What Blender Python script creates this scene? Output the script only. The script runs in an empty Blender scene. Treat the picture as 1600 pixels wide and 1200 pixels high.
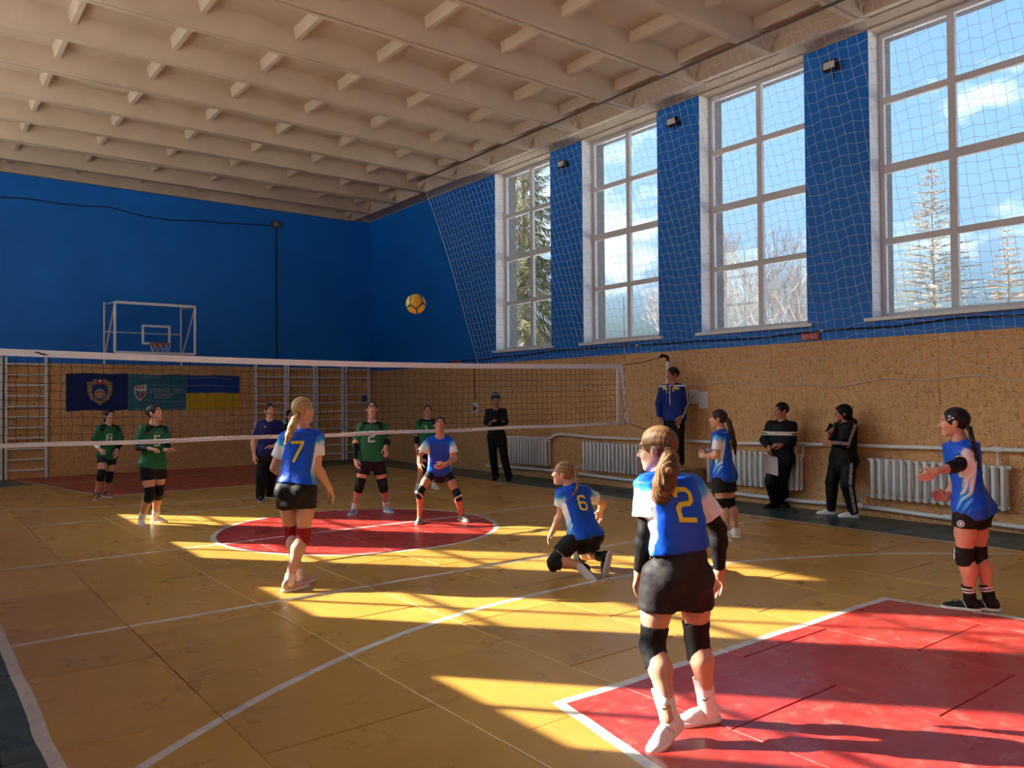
import bpy, bmesh, math, random
import numpy as np
from mathutils import Vector, Matrix
from mathutils.bvhtree import BVHTree
random.seed(7); RNG = np.random.default_rng(7)
S = bpy.context.scene
COL = S.collection
PI = math.pi

# ------------------------------------------------------------------ camera
cam = bpy.data.cameras.new('camera'); camo = bpy.data.objects.new('camera', cam); COL.objects.link(camo)
cam.sensor_width = 36.0; cam.lens = 1234.5228 / 1600 * 36.0; cam.clip_start = 0.05; cam.clip_end = 500
_R = ((0.790885, -0.611908, -0.008336), (0.004123, 0.018950, -0.999812), (0.611951, 0.790702, 0.017510))
camo.matrix_world = Matrix((( _R[0][0], -_R[1][0], -_R[2][0], -4.7847), (_R[0][1], -_R[1][1], -_R[2][1], -9.4876),
                            ( _R[0][2], -_R[1][2], -_R[2][2], 1.6923), (0, 0, 0, 1)))
S.camera = camo

# ------------------------------------------------------------------ light
SUN_EL = math.radians(29.0)
SUN_HX, SUN_HY = 0.650, -0.760           # the way sunlight travels over the ground
EXPOSURE = 0.62
SUN_POWER = 16.5
SKY_POWER = 0.35
sun = bpy.data.lights.new('sun', 'SUN'); suno = bpy.data.objects.new('sun', sun); COL.objects.link(suno)
sun.energy = SUN_POWER; sun.angle = math.radians(0.6); sun.color = (1.0, 0.93, 0.80)
_d = Vector((SUN_HX * math.cos(SUN_EL), SUN_HY * math.cos(SUN_EL), -math.sin(SUN_EL)))
suno.rotation_euler = _d.to_track_quat('-Z', 'Y').to_euler(); suno.location = (-14, 14, 14)
W = bpy.data.worlds.new('sky'); S.world = W; W.use_nodes = True
wn = W.node_tree.nodes; wl = W.node_tree.links; wn.clear()
wo = wn.new('ShaderNodeOutputWorld'); wb = wn.new('ShaderNodeBackground'); sk = wn.new('ShaderNodeTexSky')
sk.sky_type = 'NISHITA'; sk.sun_disc = False; sk.sun_elevation = SUN_EL; sk.sun_rotation = math.atan2(-SUN_HX, -SUN_HY)
sk.altitude = 200; sk.air_density = 1.0; sk.dust_density = 10.0; sk.ozone_density = 3.0
tc = wn.new('ShaderNodeTexCoord'); cn = wn.new('ShaderNodeTexNoise'); cmap = wn.new('ShaderNodeMapping')
cmap.inputs['Scale'].default_value = (1, 1, 2.2); cn.inputs['Scale'].default_value = 3.1; cn.inputs['Detail'].default_value = 7; cn.inputs['Roughness'].default_value = 0.6
cr = wn.new('ShaderNodeValToRGB'); cr.color_ramp.elements[0].position = 0.52; cr.color_ramp.elements[1].position = 0.68
cmix = wn.new('ShaderNodeMixRGB'); cmix.inputs['Color2'].default_value = (4.2, 4.3, 4.5, 1)
wl.new(tc.outputs['Generated'], cmap.inputs['Vector']); wl.new(cmap.outputs['Vector'], cn.inputs['Vector'])
wl.new(cn.outputs['Fac'], cr.inputs['Fac']); wl.new(cr.outputs['Color'], cmix.inputs['Fac'])
tint = wn.new('ShaderNodeMixRGB'); tint.blend_type = 'MULTIPLY'; tint.inputs[0].default_value = 1; tint.inputs[2].default_value = (0.80, 1.0, 1.16, 1)
wl.new(sk.outputs['Color'], tint.inputs[1]); wl.new(tint.outputs[0], cmix.inputs['Color1']); wl.new(cmix.outputs['Color'], wb.inputs['Color'])
wb.inputs['Strength'].default_value = SKY_POWER; wl.new(wb.outputs['Background'], wo.inputs['Surface'])
vs = S.view_settings
S.display_settings.display_device = 'sRGB'; vs.view_transform = 'Standard'; vs.look = 'None'; vs.exposure = EXPOSURE; vs.gamma = 1.0; vs.use_curve_mapping = False
cy = S.cycles
cy.max_bounces = 14; cy.diffuse_bounces = 9; cy.glossy_bounces = 4; cy.transparent_max_bounces = 24; cy.transmission_bounces = 6
cy.sample_clamp_indirect = 6.0; cy.caustics_reflective = False; cy.caustics_refractive = False
cy.use_denoising = True

# ------------------------------------------------------------------ materials
MATS = {}
class X:
    """small algebra on shader sockets"""
    nt = None
    def __init__(s, v): s.v = v
    @staticmethod
    def op(o, *a, clamp=False):
        n = X.nt.nodes.new('ShaderNodeMath'); n.operation = o; n.use_clamp = clamp
        for i, q in enumerate(a):
            q = q.v if isinstance(q, X) else q
            if isinstance(q, (int, float)): n.inputs[i].default_value = q
            else: X.nt.links.new(q, n.inputs[i])
        return X(n.outputs[0])
    def __add__(s, o): return X.op('ADD', s, o)
    def __radd__(s, o): return X.op('ADD', o, s)
    def __sub__(s, o): return X.op('SUBTRACT', s, o)
    def __rsub__(s, o): return X.op('SUBTRACT', o, s)
    def __mul__(s, o): return X.op('MULTIPLY', s, o)
    def __rmul__(s, o): return X.op('MULTIPLY', o, s)
    def __truediv__(s, o): return X.op('DIVIDE', s, o)
    def __gt__(s, o): return X.op('GREATER_THAN', s, o)
    def __lt__(s, o): return X.op('LESS_THAN', s, o)
    def abs(s): return X.op('ABSOLUTE', s)
    def max(s, o): return X.op('MAXIMUM', s, o)
    def min(s, o): return X.op('MINIMUM', s, o)
    def sqrt(s): return X.op('SQRT', s)
    def clamp(s): return X.op('ADD', s, 0.0, clamp=True)

def new_mat(name, rough=0.5, spec=0.4, metal=0.0):
    m = bpy.data.materials.new(name); m.use_nodes = True; nt = m.node_tree
    b = nt.nodes['Principled BSDF']; b.inputs['Roughness'].default_value = rough
    b.inputs['Specular IOR Level'].default_value = spec; b.inputs['Metallic'].default_value = metal
    return m, nt, b
def node(nt, t, **kw):
    n = nt.nodes.new(t)
    for k, v in kw.items():
        if k in n.inputs: n.inputs[k].default_value = v
        else: setattr(n, k, v)
    return n
def mixc(nt, fac, a, b, mode='MIX'):
    n = nt.nodes.new('ShaderNodeMixRGB'); n.blend_type = mode
    for s, q in zip(n.inputs, (fac, a, b)):
        q = q.v if isinstance(q, X) else q
        if isinstance(q, (int, float)): s.default_value = q
        elif isinstance(q, (tuple, list)): s.default_value = (*q[:3], 1)
        else: nt.links.new(q, s)
    return n.outputs[0]
def ramp(nt, fac, stops):
    n = nt.nodes.new('ShaderNodeValToRGB'); el = n.color_ramp.elements
    while len(el) < len(stops): el.new(0.5)
    for e, (p, c) in zip(el, stops): e.position = p; e.color = (*c[:3], 1) if not isinstance(c, (int, float)) else (c, c, c, 1)
    nt.links.new(fac, n.inputs[0]); return n.outputs[0]
def bump(nt, b, h, dist=0.01, strength=1.0):
    n = nt.nodes.new('ShaderNodeBump'); n.inputs['Distance'].default_value = dist; n.inputs['Strength'].default_value = strength
    nt.links.new(h, n.inputs['Height']); nt.links.new(n.outputs[0], b.inputs['Normal'])
def mat(name, col, rough=0.5, spec=0.4, metal=0.0, var=0.10, scale=6.0, bmp=0.0, bscale=40.0):
    if name in MATS: return MATS[name]
    m, nt, b = new_mat(name, rough, spec, metal)
    g = nt.nodes.new('ShaderNodeNewGeometry')
    n = node(nt, 'ShaderNodeTexNoise', Scale=scale, Detail=5.0, Roughness=0.6); nt.links.new(g.outputs['Position'], n.inputs['Vector'])
    lo = tuple(c * (1 - var) for c in col); hi = tuple(min(1, c * (1 + var)) for c in col)
    nt.links.new(ramp(nt, n.outputs['Fac'], [(0.3, lo), (0.7, hi)]), b.inputs['Base Color'])
    if bmp:
        n2 = node(nt, 'ShaderNodeTexNoise', Scale=bscale, Detail=4.0); nt.links.new(g.outputs['Position'], n2.inputs['Vector']); bump(nt, b, n2.outputs['Fac'], bmp)
    MATS[name] = m; return m

def floor_mat():
    m, nt, b = new_mat('painted_floor', 0.28, 0.45); X.nt = nt
    g = nt.nodes.new('ShaderNodeNewGeometry'); sp = nt.nodes.new('ShaderNodeSeparateXYZ'); nt.links.new(g.outputs['Position'], sp.inputs[0])
    wob = node(nt, 'ShaderNodeTexNoise', Scale=1.3, Detail=2.0); nt.links.new(g.outputs['Position'], wob.inputs['Vector'])
    w = (X(wob.outputs['Fac']) - 0.5) * 0.05
    x = X(sp.outputs[0]) + w; y = X(sp.outputs[1]) + w * 1.3
    ay = y.abs()
    big = node(nt, 'ShaderNodeTexNoise', Scale=0.9, Detail=6.0, Roughness=0.62); nt.links.new(g.outputs['Position'], big.inputs['Vector'])
    fin = node(nt, 'ShaderNodeTexNoise', Scale=7.0, Detail=8.0, Roughness=0.7); nt.links.new(g.outputs['Position'], fin.inputs['Vector'])
    oi = nt.nodes.new('ShaderNodeObjectInfo')
    yel = ramp(nt, big.outputs['Fac'], [(0.28, (0.47, 0.250, 0.042)), (0.5, (0.54, 0.292, 0.058)), (0.72, (0.59, 0.338, 0.088))])
    yel = mixc(nt, X(fin.outputs['Fac']) * 0.5, yel, (0.50, 0.265, 0.050))
    red = ramp(nt, fin.outputs['Fac'], [(0.35, (0.40, 0.022, 0.018)), (0.55, (0.44, 0.045, 0.035)), (0.72, (0.55, 0.15, 0.12))])
    grn = ramp(nt, fin.outputs['Fac'], [(0.3, (0.020, 0.050, 0.045)), (0.7, (0.040, 0.085, 0.075))])
    def band(q, c, h): return (q - c).abs() < h
    court = ((x > -4.205) * (x < 4.75)) * (ay < 9.15)
    hw = 1.80 + (ay - 6.16).max(0.0) * 0.20
    xk = (x + 0.10).abs()
    key = (xk < hw) * (ay > 6.16)
    r = ((x * x) + (y * y)).sqrt()
    circ = r < 1.80
    red_area = key.max(circ)
    line = band(r, 1.80, 0.032)
    line = line.max(band(xk, hw, 0.034) * (ay > 6.14))
    line = line.max(band(ay, 6.16, 0.030) * (xk < hw + 0.03))
    inx = (x > -4.21) * (x < 4.75)
    line = line.max(band(ay, 3.0, 0.027) * inx).max(band(y, 0.0, 0.027) * inx)
    yy = 10.45 - ay
    rr = ((x * x) + (yy * yy)).sqrt()
    line = line.max(band(rr, 6.28, 0.030) * inx * (ay < 9.15))
    iny = ay < 9.18
    line = line.max(band(x, -4.205, 0.035) * iny).max(band(x, 4.75, 0.030) * iny).max(band(ay, 9.15, 0.028) * (inx.max(key)))
    c = mixc(nt, court, grn, yel); c = mixc(nt, red_area, c, red)
    wht = ramp(nt, fin.outputs['Fac'], [(0.3, (0.50, 0.46, 0.40)), (0.62, (0.70, 0.68, 0.64))])
    c = mixc(nt, line, c, wht)
    pv = mixc(nt, 1.0, c, ramp(nt, oi.outputs['Random'], [(0.0, (0.88, 0.87, 0.86)), (1.0, (1.06, 1.06, 1.06))]), 'MULTIPLY')
    scr = node(nt, 'ShaderNodeTexNoise', Scale=2.3, Detail=9.0, Roughness=0.7, Distortion=0.4); nt.links.new(g.outputs['Position'], scr.inputs['Vector'])
    dirt = ramp(nt, scr.outputs['Fac'], [(0.30, (0.74, 0.70, 0.66)), (0.60, (1, 1, 1))])
    c = mixc(nt, 0.13, pv, dirt, 'MULTIPLY')
    nt.links.new(c, b.inputs['Base Color'])
    nt.links.new(ramp(nt, scr.outputs['Fac'], [(0.3, (0.22,) * 3), (0.7, (0.42,) * 3)]), b.inputs['Roughness'])
    hh = X(big.outputs['Fac']) * 0.8 + X(fin.outputs['Fac']) * 0.03
    bump(nt, b, hh.v, 0.035, 0.6)
    return m
def osb_mat():
    m, nt, b = new_mat('osb_board', 0.65, 0.25); X.nt = nt
    g = nt.nodes.new('ShaderNodeNewGeometry')
    tot = None; cols = []
    def flakes(rot, sc, seed):
        mp = nt.nodes.new('ShaderNodeMapping'); mp.inputs['Rotation'].default_value = rot; mp.inputs['Scale'].default_value = sc; mp.inputs['Location'].default_value = (seed, seed * .7, seed * 1.3)
        nt.links.new(g.outputs['Position'], mp.inputs['Vector'])
        v = node(nt, 'ShaderNodeTexVoronoi', Scale=1.0, Randomness=1.0); nt.links.new(mp.outputs[0], v.inputs['Vector'])
        s = nt.nodes.new('ShaderNodeSeparateColor'); nt.links.new(v.outputs['Color'], s.inputs[0]); return s.outputs[0]
    f1 = flakes((0.5, 0.35, 0.2), (62, 20, 52), 1.0); f2 = flakes((-0.6, -0.9, 0.9), (54, 56, 17), 4.0); f3 = flakes((0.9, 1.1, -0.4), (22, 58, 60), 9.0)
    base = ramp(nt, f1, [(0.0, (0.57, 0.305, 0.12)), (0.6, (0.67, 0.38, 0.165)), (1.0, (0.76, 0.47, 0.225))])
    c = mixc(nt, 0.5, base, ramp(nt, f2, [(0.0, (0.56, 0.30, 0.115)), (0.7, (0.67, 0.385, 0.165)), (1.0, (0.75, 0.46, 0.215))]))
    c = mixc(nt, (X(f3) > 0.955) * 0.8, c, (0.25, 0.125, 0.050))
    c = mixc(nt, (X(f2) > 0.965) * 0.6, c, (0.27, 0.14, 0.06))
    n = node(nt, 'ShaderNodeTexNoise', Scale=0.8, Detail=3.0); nt.links.new(g.outputs['Position'], n.inputs['Vector'])
    c = mixc(nt, 1.0, c, ramp(nt, n.outputs['Fac'], [(0.3, (0.88, 0.86, 0.84)), (0.7, (1.05, 1.05, 1.05))]), 'MULTIPLY')
    nt.links.new(c, b.inputs['Base Color']); bump(nt, b, f1, 0.002, 0.5)
    return m
def glass_mat(name='window_glass', tint=(0.97, 0.985, 0.98)):
    m = bpy.data.materials.new(name); m.use_nodes = True; nt = m.node_tree; nt.nodes.clear()
    o = nt.nodes.new('ShaderNodeOutputMaterial'); t = nt.nodes.new('ShaderNodeBsdfTransparent'); t.inputs[0].default_value = (*tint, 1)
    gl = node(nt, 'ShaderNodeBsdfGlossy', Roughness=0.02); lw = node(nt, 'ShaderNodeLayerWeight', Blend=0.5); mx = nt.nodes.new('ShaderNodeMixShader'); X.nt = nt
    fr = X.op('POWER', X(lw.outputs['Facing']), 4.0) * 0.35 + 0.02
    nt.links.new(fr.v, mx.inputs[0]); nt.links.new(t.outputs[0], mx.inputs[1]); nt.links.new(gl.outputs[0], mx.inputs[2]); nt.links.new(mx.outputs[0], o.inputs[0])
    return m
def vcol_mat(name, rough=0.6, spec=0.25, sheen=0.0, bmp=0.0, bscale=60.0, stretch=(1, 1, 1), sub=0.0, var=0.0):
    if name in MATS: return MATS[name]
    m, nt, b = new_mat(name, rough, spec)
    a = nt.nodes.new('ShaderNodeAttribute'); a.attribute_name = 'Col'
    c = a.outputs['Color']; g = nt.nodes.new('ShaderNodeNewGeometry')
    mp = nt.nodes.new('ShaderNodeMapping'); mp.inputs['Scale'].default_value = stretch; nt.links.new(g.outputs['Position'], mp.inputs['Vector'])
    n = node(nt, 'ShaderNodeTexNoise', Scale=bscale, Detail=4.0, Roughness=0.6); nt.links.new(mp.outputs[0], n.inputs['Vector'])
    if var: c = mixc(nt, 1.0, c, ramp(nt, n.outputs['Fac'], [(0.28, (1 - var,) * 3), (0.72, (1 + var,) * 3)]), 'MULTIPLY')
    nt.links.new(c, b.inputs['Base Color'])
    if bmp: bump(nt, b, n.outputs['Fac'], bmp, 0.8)
    if sub:
        b.inputs['Subsurface Weight'].default_value = sub; b.inputs['Subsurface Radius'].default_value = (0.010, 0.004, 0.002); b.inputs['Subsurface Scale'].default_value = 0.6
    MATS[name] = m; return m

# ------------------------------------------------------------------ mesh building
class MB:
    def __init__(s): s.v = []; s.f = []; s.m = []
    def add(s, vs, fs, mi=0):
        o = len(s.v); s.v += [tuple(map(float, p)) for p in vs]; s.f += [tuple(i + o for i in f) for f in fs]; s.m += [mi] * len(fs); return s
    def box(s, x0, x1, y0, y1, z0, z1, mi=0):
        vs = [(x, y, z) for z in (z0, z1) for y in (y0, y1) for x in (x0, x1)]
        return s.add(vs, [(0, 2, 3, 1), (4, 5, 7, 6), (0, 1, 5, 4), (2, 6, 7, 3), (0, 4, 6, 2), (1, 3, 7, 5)], mi)
    def bbox(s, x0, x1, y0, y1, z0, z1, b=0.004, mi=0):
        """box with chamfered edges"""
        bm = bmesh.new(); bmesh.ops.create_cube(bm, size=1)
        for v in bm.verts: v.co = Vector(((x0 + x1) / 2 + v.co.x * (x1 - x0), (y0 + y1) / 2 + v.co.y * (y1 - y0), (z0 + z1) / 2 + v.co.z * (z1 - z0)))
        bmesh.ops.bevel(bm, geom=bm.edges[:], offset=b, segments=1, affect='EDGES'); bm.verts.index_update()
        s.add([v.co[:] for v in bm.verts], [tuple(v.index for v in f.verts) for f in bm.faces], mi); bm.free(); return s
    def tube(s, pts, r, n=8, mi=0, cap=True, closed=False):
        pts = [Vector(p) for p in pts]; k = len(pts); rs = r if isinstance(r, (list, tuple)) else [r] * k
        ring = []; ref = None
        for i, p in enumerate(pts):
            a = pts[(i - 1) % k] if (i or closed) else p; c = pts[(i + 1) % k] if (i < k - 1 or closed) else p
            t = (c - a).normalized()
            if ref is None: ref = t.orthogonal().normalized()
            ref = (ref - t * ref.dot(t)); ref = ref.normalized() if ref.length > 1e-6 else t.orthogonal().normalized()
            q = t.cross(ref)
            ring += [p + (ref * math.cos(2 * PI * j / n) + q * math.sin(2 * PI * j / n)) * rs[i] for j in range(n)]
        fs = []
        for i in range(k if closed else k - 1):
            a = i * n; c = ((i + 1) % k) * n
            fs += [(a + j, a + (j + 1) % n, c + (j + 1) % n, c + j) for j in range(n)]
        if cap and not closed: fs += [tuple(range(n - 1, -1, -1)), tuple((k - 1) * n + j for j in range(n))]
        return s.add(ring, fs, mi)
    def lathe(s, prof, n=16, c=(0, 0, 0), mi=0):
        vs = []; k = len(prof)
        for r, z in prof: vs += [(c[0] + r * math.cos(2 * PI * j / n), c[1] + r * math.sin(2 * PI * j / n), c[2] + z) for j in range(n)]
        fs = [(i * n + j, i * n + (j + 1) % n, (i + 1) * n + (j + 1) % n, (i + 1) * n + j) for i in range(k - 1) for j in range(n)]
        fs += [tuple(range(n - 1, -1, -1)), tuple((k - 1) * n + j for j in range(n))]
        return s.add(vs, fs, mi)
    def prism(s, poly, h0, h1, axis='z', mi=0):
        """poly: 2-D outline; axis x: (y,z) outline, y: (x,z), z: (x,y)"""
        n = len(poly)
        def P(a, h): return {'x': (h, a[0], a[1]), 'y': (a[0], h, a[1]), 'z': (a[0], a[1], h)}[axis]
        vs = [P(a, h0) for a in poly] + [P(a, h1) for a in poly]
        fs = [tuple(range(n)), tuple(range(2 * n - 1, n - 1, -1))] + [(i, n + i, n + (i + 1) % n, (i + 1) % n) for i in range(n)]
        return s.add(vs, fs, mi)
    def ball(s, c, r, n=12, mi=0):
        rr = r if isinstance(r, (tuple, list)) else (r, r, r); k = n // 2
        vs = [(c[0], c[1], c[2] - rr[2])]
        for i in range(1, k):
            a = -PI / 2 + PI * i / k
            vs += [(c[0] + rr[0] * math.cos(a) * math.cos(2 * PI * j / n), c[1] + rr[1] * math.cos(a) * math.sin(2 * PI * j / n), c[2] + rr[2] * math.sin(a)) for j in range(n)]
        vs.append((c[0], c[1], c[2] + rr[2])); fs = [(0, 1 + (j + 1) % n, 1 + j) for j in range(n)]
        for i in range(k - 2): fs += [(1 + i * n + j, 1 + i * n + (j + 1) % n, 1 + (i + 1) * n + (j + 1) % n, 1 + (i + 1) * n + j) for j in range(n)]
        e = len(vs) - 1; fs += [(1 + (k - 2) * n + j, 1 + (k - 2) * n + (j + 1) % n, e) for j in range(n)]
        return s.add(vs, fs, mi)
    def mesh(s, name, mats, smooth=False, fix=True):
        me = bpy.data.meshes.new(name); me.from_pydata(s.v, [], s.f)
        for m in (mats if isinstance(mats, (list, tuple)) else [mats]): me.materials.append(m)
        if any(s.m): me.polygons.foreach_set('material_index', s.m)
        if fix:
            bm = bmesh.new(); bm.from_mesh(me); bmesh.ops.recalc_face_normals(bm, faces=bm.faces[:]); bm.to_mesh(me); bm.free()
        if smooth:
            me.polygons.foreach_set('use_smooth', [True] * len(me.polygons))
            if smooth != 'all':
                try: me.set_sharp_from_angle(angle=math.radians(40))
                except Exception: pass
        me.update(); return me
def link(name, me, parent=None, loc=None, rot=None, label=None, kind=None):
    o = bpy.data.objects.new(name, me); COL.objects.link(o)
    if parent: o.parent = parent
    if loc is not None: o.location = loc
    if rot is not None: o.rotation_euler = rot
    if label: o['label'] = label
    if kind: o['kind'] = kind
    return o
def obj(name, mb, mats, parent=None, smooth=False, **k): return link(name, mb.mesh(name, mats, smooth), parent, **k)
def thing(name, label, cat, loc=(0, 0, 0), rz=0, group=None):
    o = bpy.data.objects.new(name, None); COL.objects.link(o); o.location = loc; o.rotation_euler = (0, 0, rz); o.empty_display_size = 0.1
    return tag(o, label, cat, group)
def tag(o, label, cat, group=None):
    o['label'] = label; o['category'] = cat
    if group: o['group'] = group
    return o
def structure(o): o['kind'] = 'structure'; return o
# ------------------------------------------------------------------ the hall
XL, XR, YF, YN = -5.50, 5.93, 11.0, -11.0
ZTOP, ZS = 6.83, 2.76
M_BLUE = mat('blue_wall_paint', (0.004, 0.160, 0.60), 0.55, 0.35, var=0.10, scale=1.2, bmp=0.002, bscale=9)
M_PLASTER = mat('white_plaster', (0.74, 0.72, 0.70), 0.8, 0.2, var=0.05, scale=3)
M_CONC = mat('whitewashed_concrete', (0.52, 0.405, 0.295), 0.9, 0.15, var=0.09, scale=1.6, bmp=0.004, bscale=14)
M_DARKGAP = mat('dark_joint', (0.05, 0.035, 0.025), 0.95, 0.1)
M_PVC = mat('white_window_profile', (0.60, 0.57, 0.56), 0.4, 0.4, var=0.03)
M_OUT = mat('outer_render_grey', (0.20, 0.175, 0.165), 0.9, 0.1)
M_GLASS = glass_mat()
M_FLOOR = floor_mat(); M_OSB = osb_mat()
M_WHITE = mat('white_enamel', (0.74, 0.74, 0.73), 0.38, 0.45, var=0.05, scale=5)
M_BLACK = mat('black_plastic', (0.012, 0.012, 0.014), 0.5, 0.35)
M_CABLE = mat('black_cable', (0.012, 0.014, 0.022), 0.6, 0.3)

# floor: a slab, and painted plywood panels laid on it in staggered columns
fl = structure(obj('floor', MB().box(XL - .6, XR + .6, YN - .4, YF + .4, -0.25, -0.022), M_DARKGAP))
PX0, PW, PL = -3.42, 0.9885, 1.222
offs = {}
for k in range(-3, 11):
    x0 = PX0 + PW * (k - 1); x1 = x0 + PW
    x0c, x1c = max(x0, XL - .02), min(x1, XR + .02)
    if x1c - x0c < 0.03: continue
    st = -3.88 if k % 2 == 0 else -4.52
    if k == 0: st = -3.88
    y = st - PL * 6
    while y < YF:
        a, b_ = max(y, YN - .02), min(y + PL, YF + .02); y += PL
        if b_ - a < 0.05: continue
        gx, gy = random.uniform(.0015, .0045), random.uniform(.002, .005)
        if random.random() < 0.35: gy = 0.0012
        t = [random.uniform(-.0022, .0022) for _ in range(4)]; e = 0.004
        X0, X1, Y0, Y1 = x0c + gx, x1c - gx, a + gy, b_ - gy
        top = [(X0 + e, Y0 + e, t[0]), (X1 - e, Y0 + e, t[1]), (X1 - e, Y1 - e, t[2]), (X0 + e, Y1 - e, t[3])]
        mid = [(X0, Y0, t[0] - e), (X1, Y0, t[1] - e), (X1, Y1, t[2] - e), (X0, Y1, t[3] - e)]
        bot = [(p[0], p[1], -0.022) for p in mid]
        mbp = MB().add(top + mid + bot, [(0, 1, 2, 3)] + [(4 + i, 4 + (i + 1) % 4, (i + 1) % 4, i) for i in range(4)] + [(8 + i, 8 + (i + 1) % 4, 4 + (i + 1) % 4, 4 + i) for i in range(4)])
        obj('floor_panel', mbp, M_FLOOR, fl)

# walls ----------------------------------------------------------------
def end_wall(name, y, sgn):
    mb = MB(); y1 = y + sgn * 0.4
    mb.box(XL - .6, XR + .6, min(y, y1), max(y, y1), -0.25, 7.4)
    w = structure(obj(name, mb, M_BLUE))
    x = XL; zt = 2.56
    while x < XR - 0.02:
        xe = min(x + 1.25, XR)
        obj('osb_board', MB().bbox(x + .002, xe - .002, min(y, y - sgn * .014), max(y, y - sgn * .014), 0.0, zt, 0.0015), M_OSB, w); x += 1.25
    return w
wall_back = end_wall('wall_back', YF, 1); wall_near = end_wall('wall_near', YN, -1)

WIN_R = [(3.0, 4.93), (0.05, 2.02), (-2.87, -0.90), (-5.83, -3.87), (-8.79, -6.83)]
WIN_L = [(lo, lo + 1.96) for lo in (6.12, 3.16, 0.20, -2.76, -5.72, -8.68)]
def side_wall(name, xin, sg, wins, zb=2.49):
    """sg +1: the wall lies at larger x. Inner face blue, reveals white, outside grey"""
    xo = xin + sg * 0.59; xa, xb = min(xin, xo), max(xin, xo)
    w = MB(); ys = sorted([YN - .4, YF + .4] + [v for p in wins for v in p])
    w.box(xa, xb, YN - .4, YF + .4, -0.25, ZS - 0.03)
    w.box(xa, xb, YN - .4, YF + .4, ZTOP - 0.02, 7.4, 1)
    for i in range(0, len(ys), 2): w.box(xa, xb, ys[i], ys[i + 1], ZS - 0.03, ZTOP - 0.02)
    me = w.mesh(name, [M_BLUE, M_CONC, M_PLASTER, M_OUT])
    for p in me.polygons:
        n = p.normal; cx = p.center.x
        if abs(n.x) > .9:
            if (n.x * sg) > 0: p.material_index = 3
        elif p.material_index == 0: p.material_index = 2
    o = structure(link(name, me))
    y = YN
    while y < YF - .02:
        ye = min(y + 1.25, YF)
        obj('osb_board', MB().bbox(min(xin, xin - sg * .014), max(xin, xin - sg * .014), y + .002, ye - .002, 0.0, zb, 0.0015), M_OSB, o); y += 1.25
    return o
wall_right = side_wall('wall_right', XR, 1, WIN_R); wall_left = side_wall('wall_left', XL, -1, WIN_L)

def window(n, xin, sg, y0, y1):
    xf = xin + sg * 0.27; d, mh = (0.07, 1.0) if sg > 0 else (0.035, 0.6)
    def bx(mb, a, b, z0, z1, e0=0.0, e1=0.0):
        xs = sorted((xf - sg * e0, xf + sg * (d + e1))); return mb.bbox(xs[0], xs[1], a, b, z0, z1, 0.006)
    zb, zt, fw = ZS - 0.03, ZTOP - 0.02, 0.065
    f = MB(); bx(f, y0, y0 + fw, zb, zt); bx(f, y1 - fw, y1, zb, zt); bx(f, y0 + fw, y1 - fw, zb, zb + .11); bx(f, y0 + fw, y1 - fw, zt - .07, zt)
    root = structure(obj('window_%d' % n, f, M_PVC))
    ym = (y0 + y1) / 2
    obj('mullion', bx(MB(), ym - .048 * mh, ym + .048 * mh, zb + .11, zt - .07, 0.005), M_PVC, root)
    zr = [3.85, 4.875, 5.845]
    for z in zr:
        h = (0.062 if z == 4.875 else 0.046) * mh
        for a, b in ((y0 + fw, ym - .048 * mh), (ym + .048 * mh, y1 - fw)): obj('transom', bx(MB(), a, b, z - h, z + h, 0.004), M_PVC, root)
    zz = [zb + .11] + [v for z in zr for v in ((z - .062 * mh, z + .062 * mh) if z == 4.875 else (z - .046 * mh, z + .046 * mh))] + [zt - .07]
    for i in range(0, 8, 2):
        for a, b in ((y0 + fw, ym - .048 * mh), (ym + .048 * mh, y1 - fw)):
            xg = xf + sg * .03; obj('pane', MB().box(min(xg, xg + sg * .005), max(xg, xg + sg * .005), a, b, zz[i], zz[i + 1]), M_GLASS, root)
    xs = sorted((xin - sg * 0.06, xf)); s = MB().bbox(xs[0], xs[1], y0 - .10, y1 + .10, ZS - .045, ZS + .005, 0.006)
    obj('window_sill', s, M_WHITE, root)
    xa, xb = sorted((xf + sg * d, xin + sg * .595)); q = MB()
    for a, b in ((y0, y0 + .012), (y1 - .012, y1)): q.box(xa, xb, a, b, zb, zt)
    q.box(xa, xb, y0, y1, zt - .012, zt); q.box(xa, xb, y0, y1, zb, zb + .012); obj('outer_reveal', q, M_OUT, root)
    return root
for i, (a, b) in enumerate(WIN_R): window(i + 1, XR, 1, a, b)
for i, (a, b) in enumerate(WIN_L): window(len(WIN_R) + i + 1, XL, -1, a, b)

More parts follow.
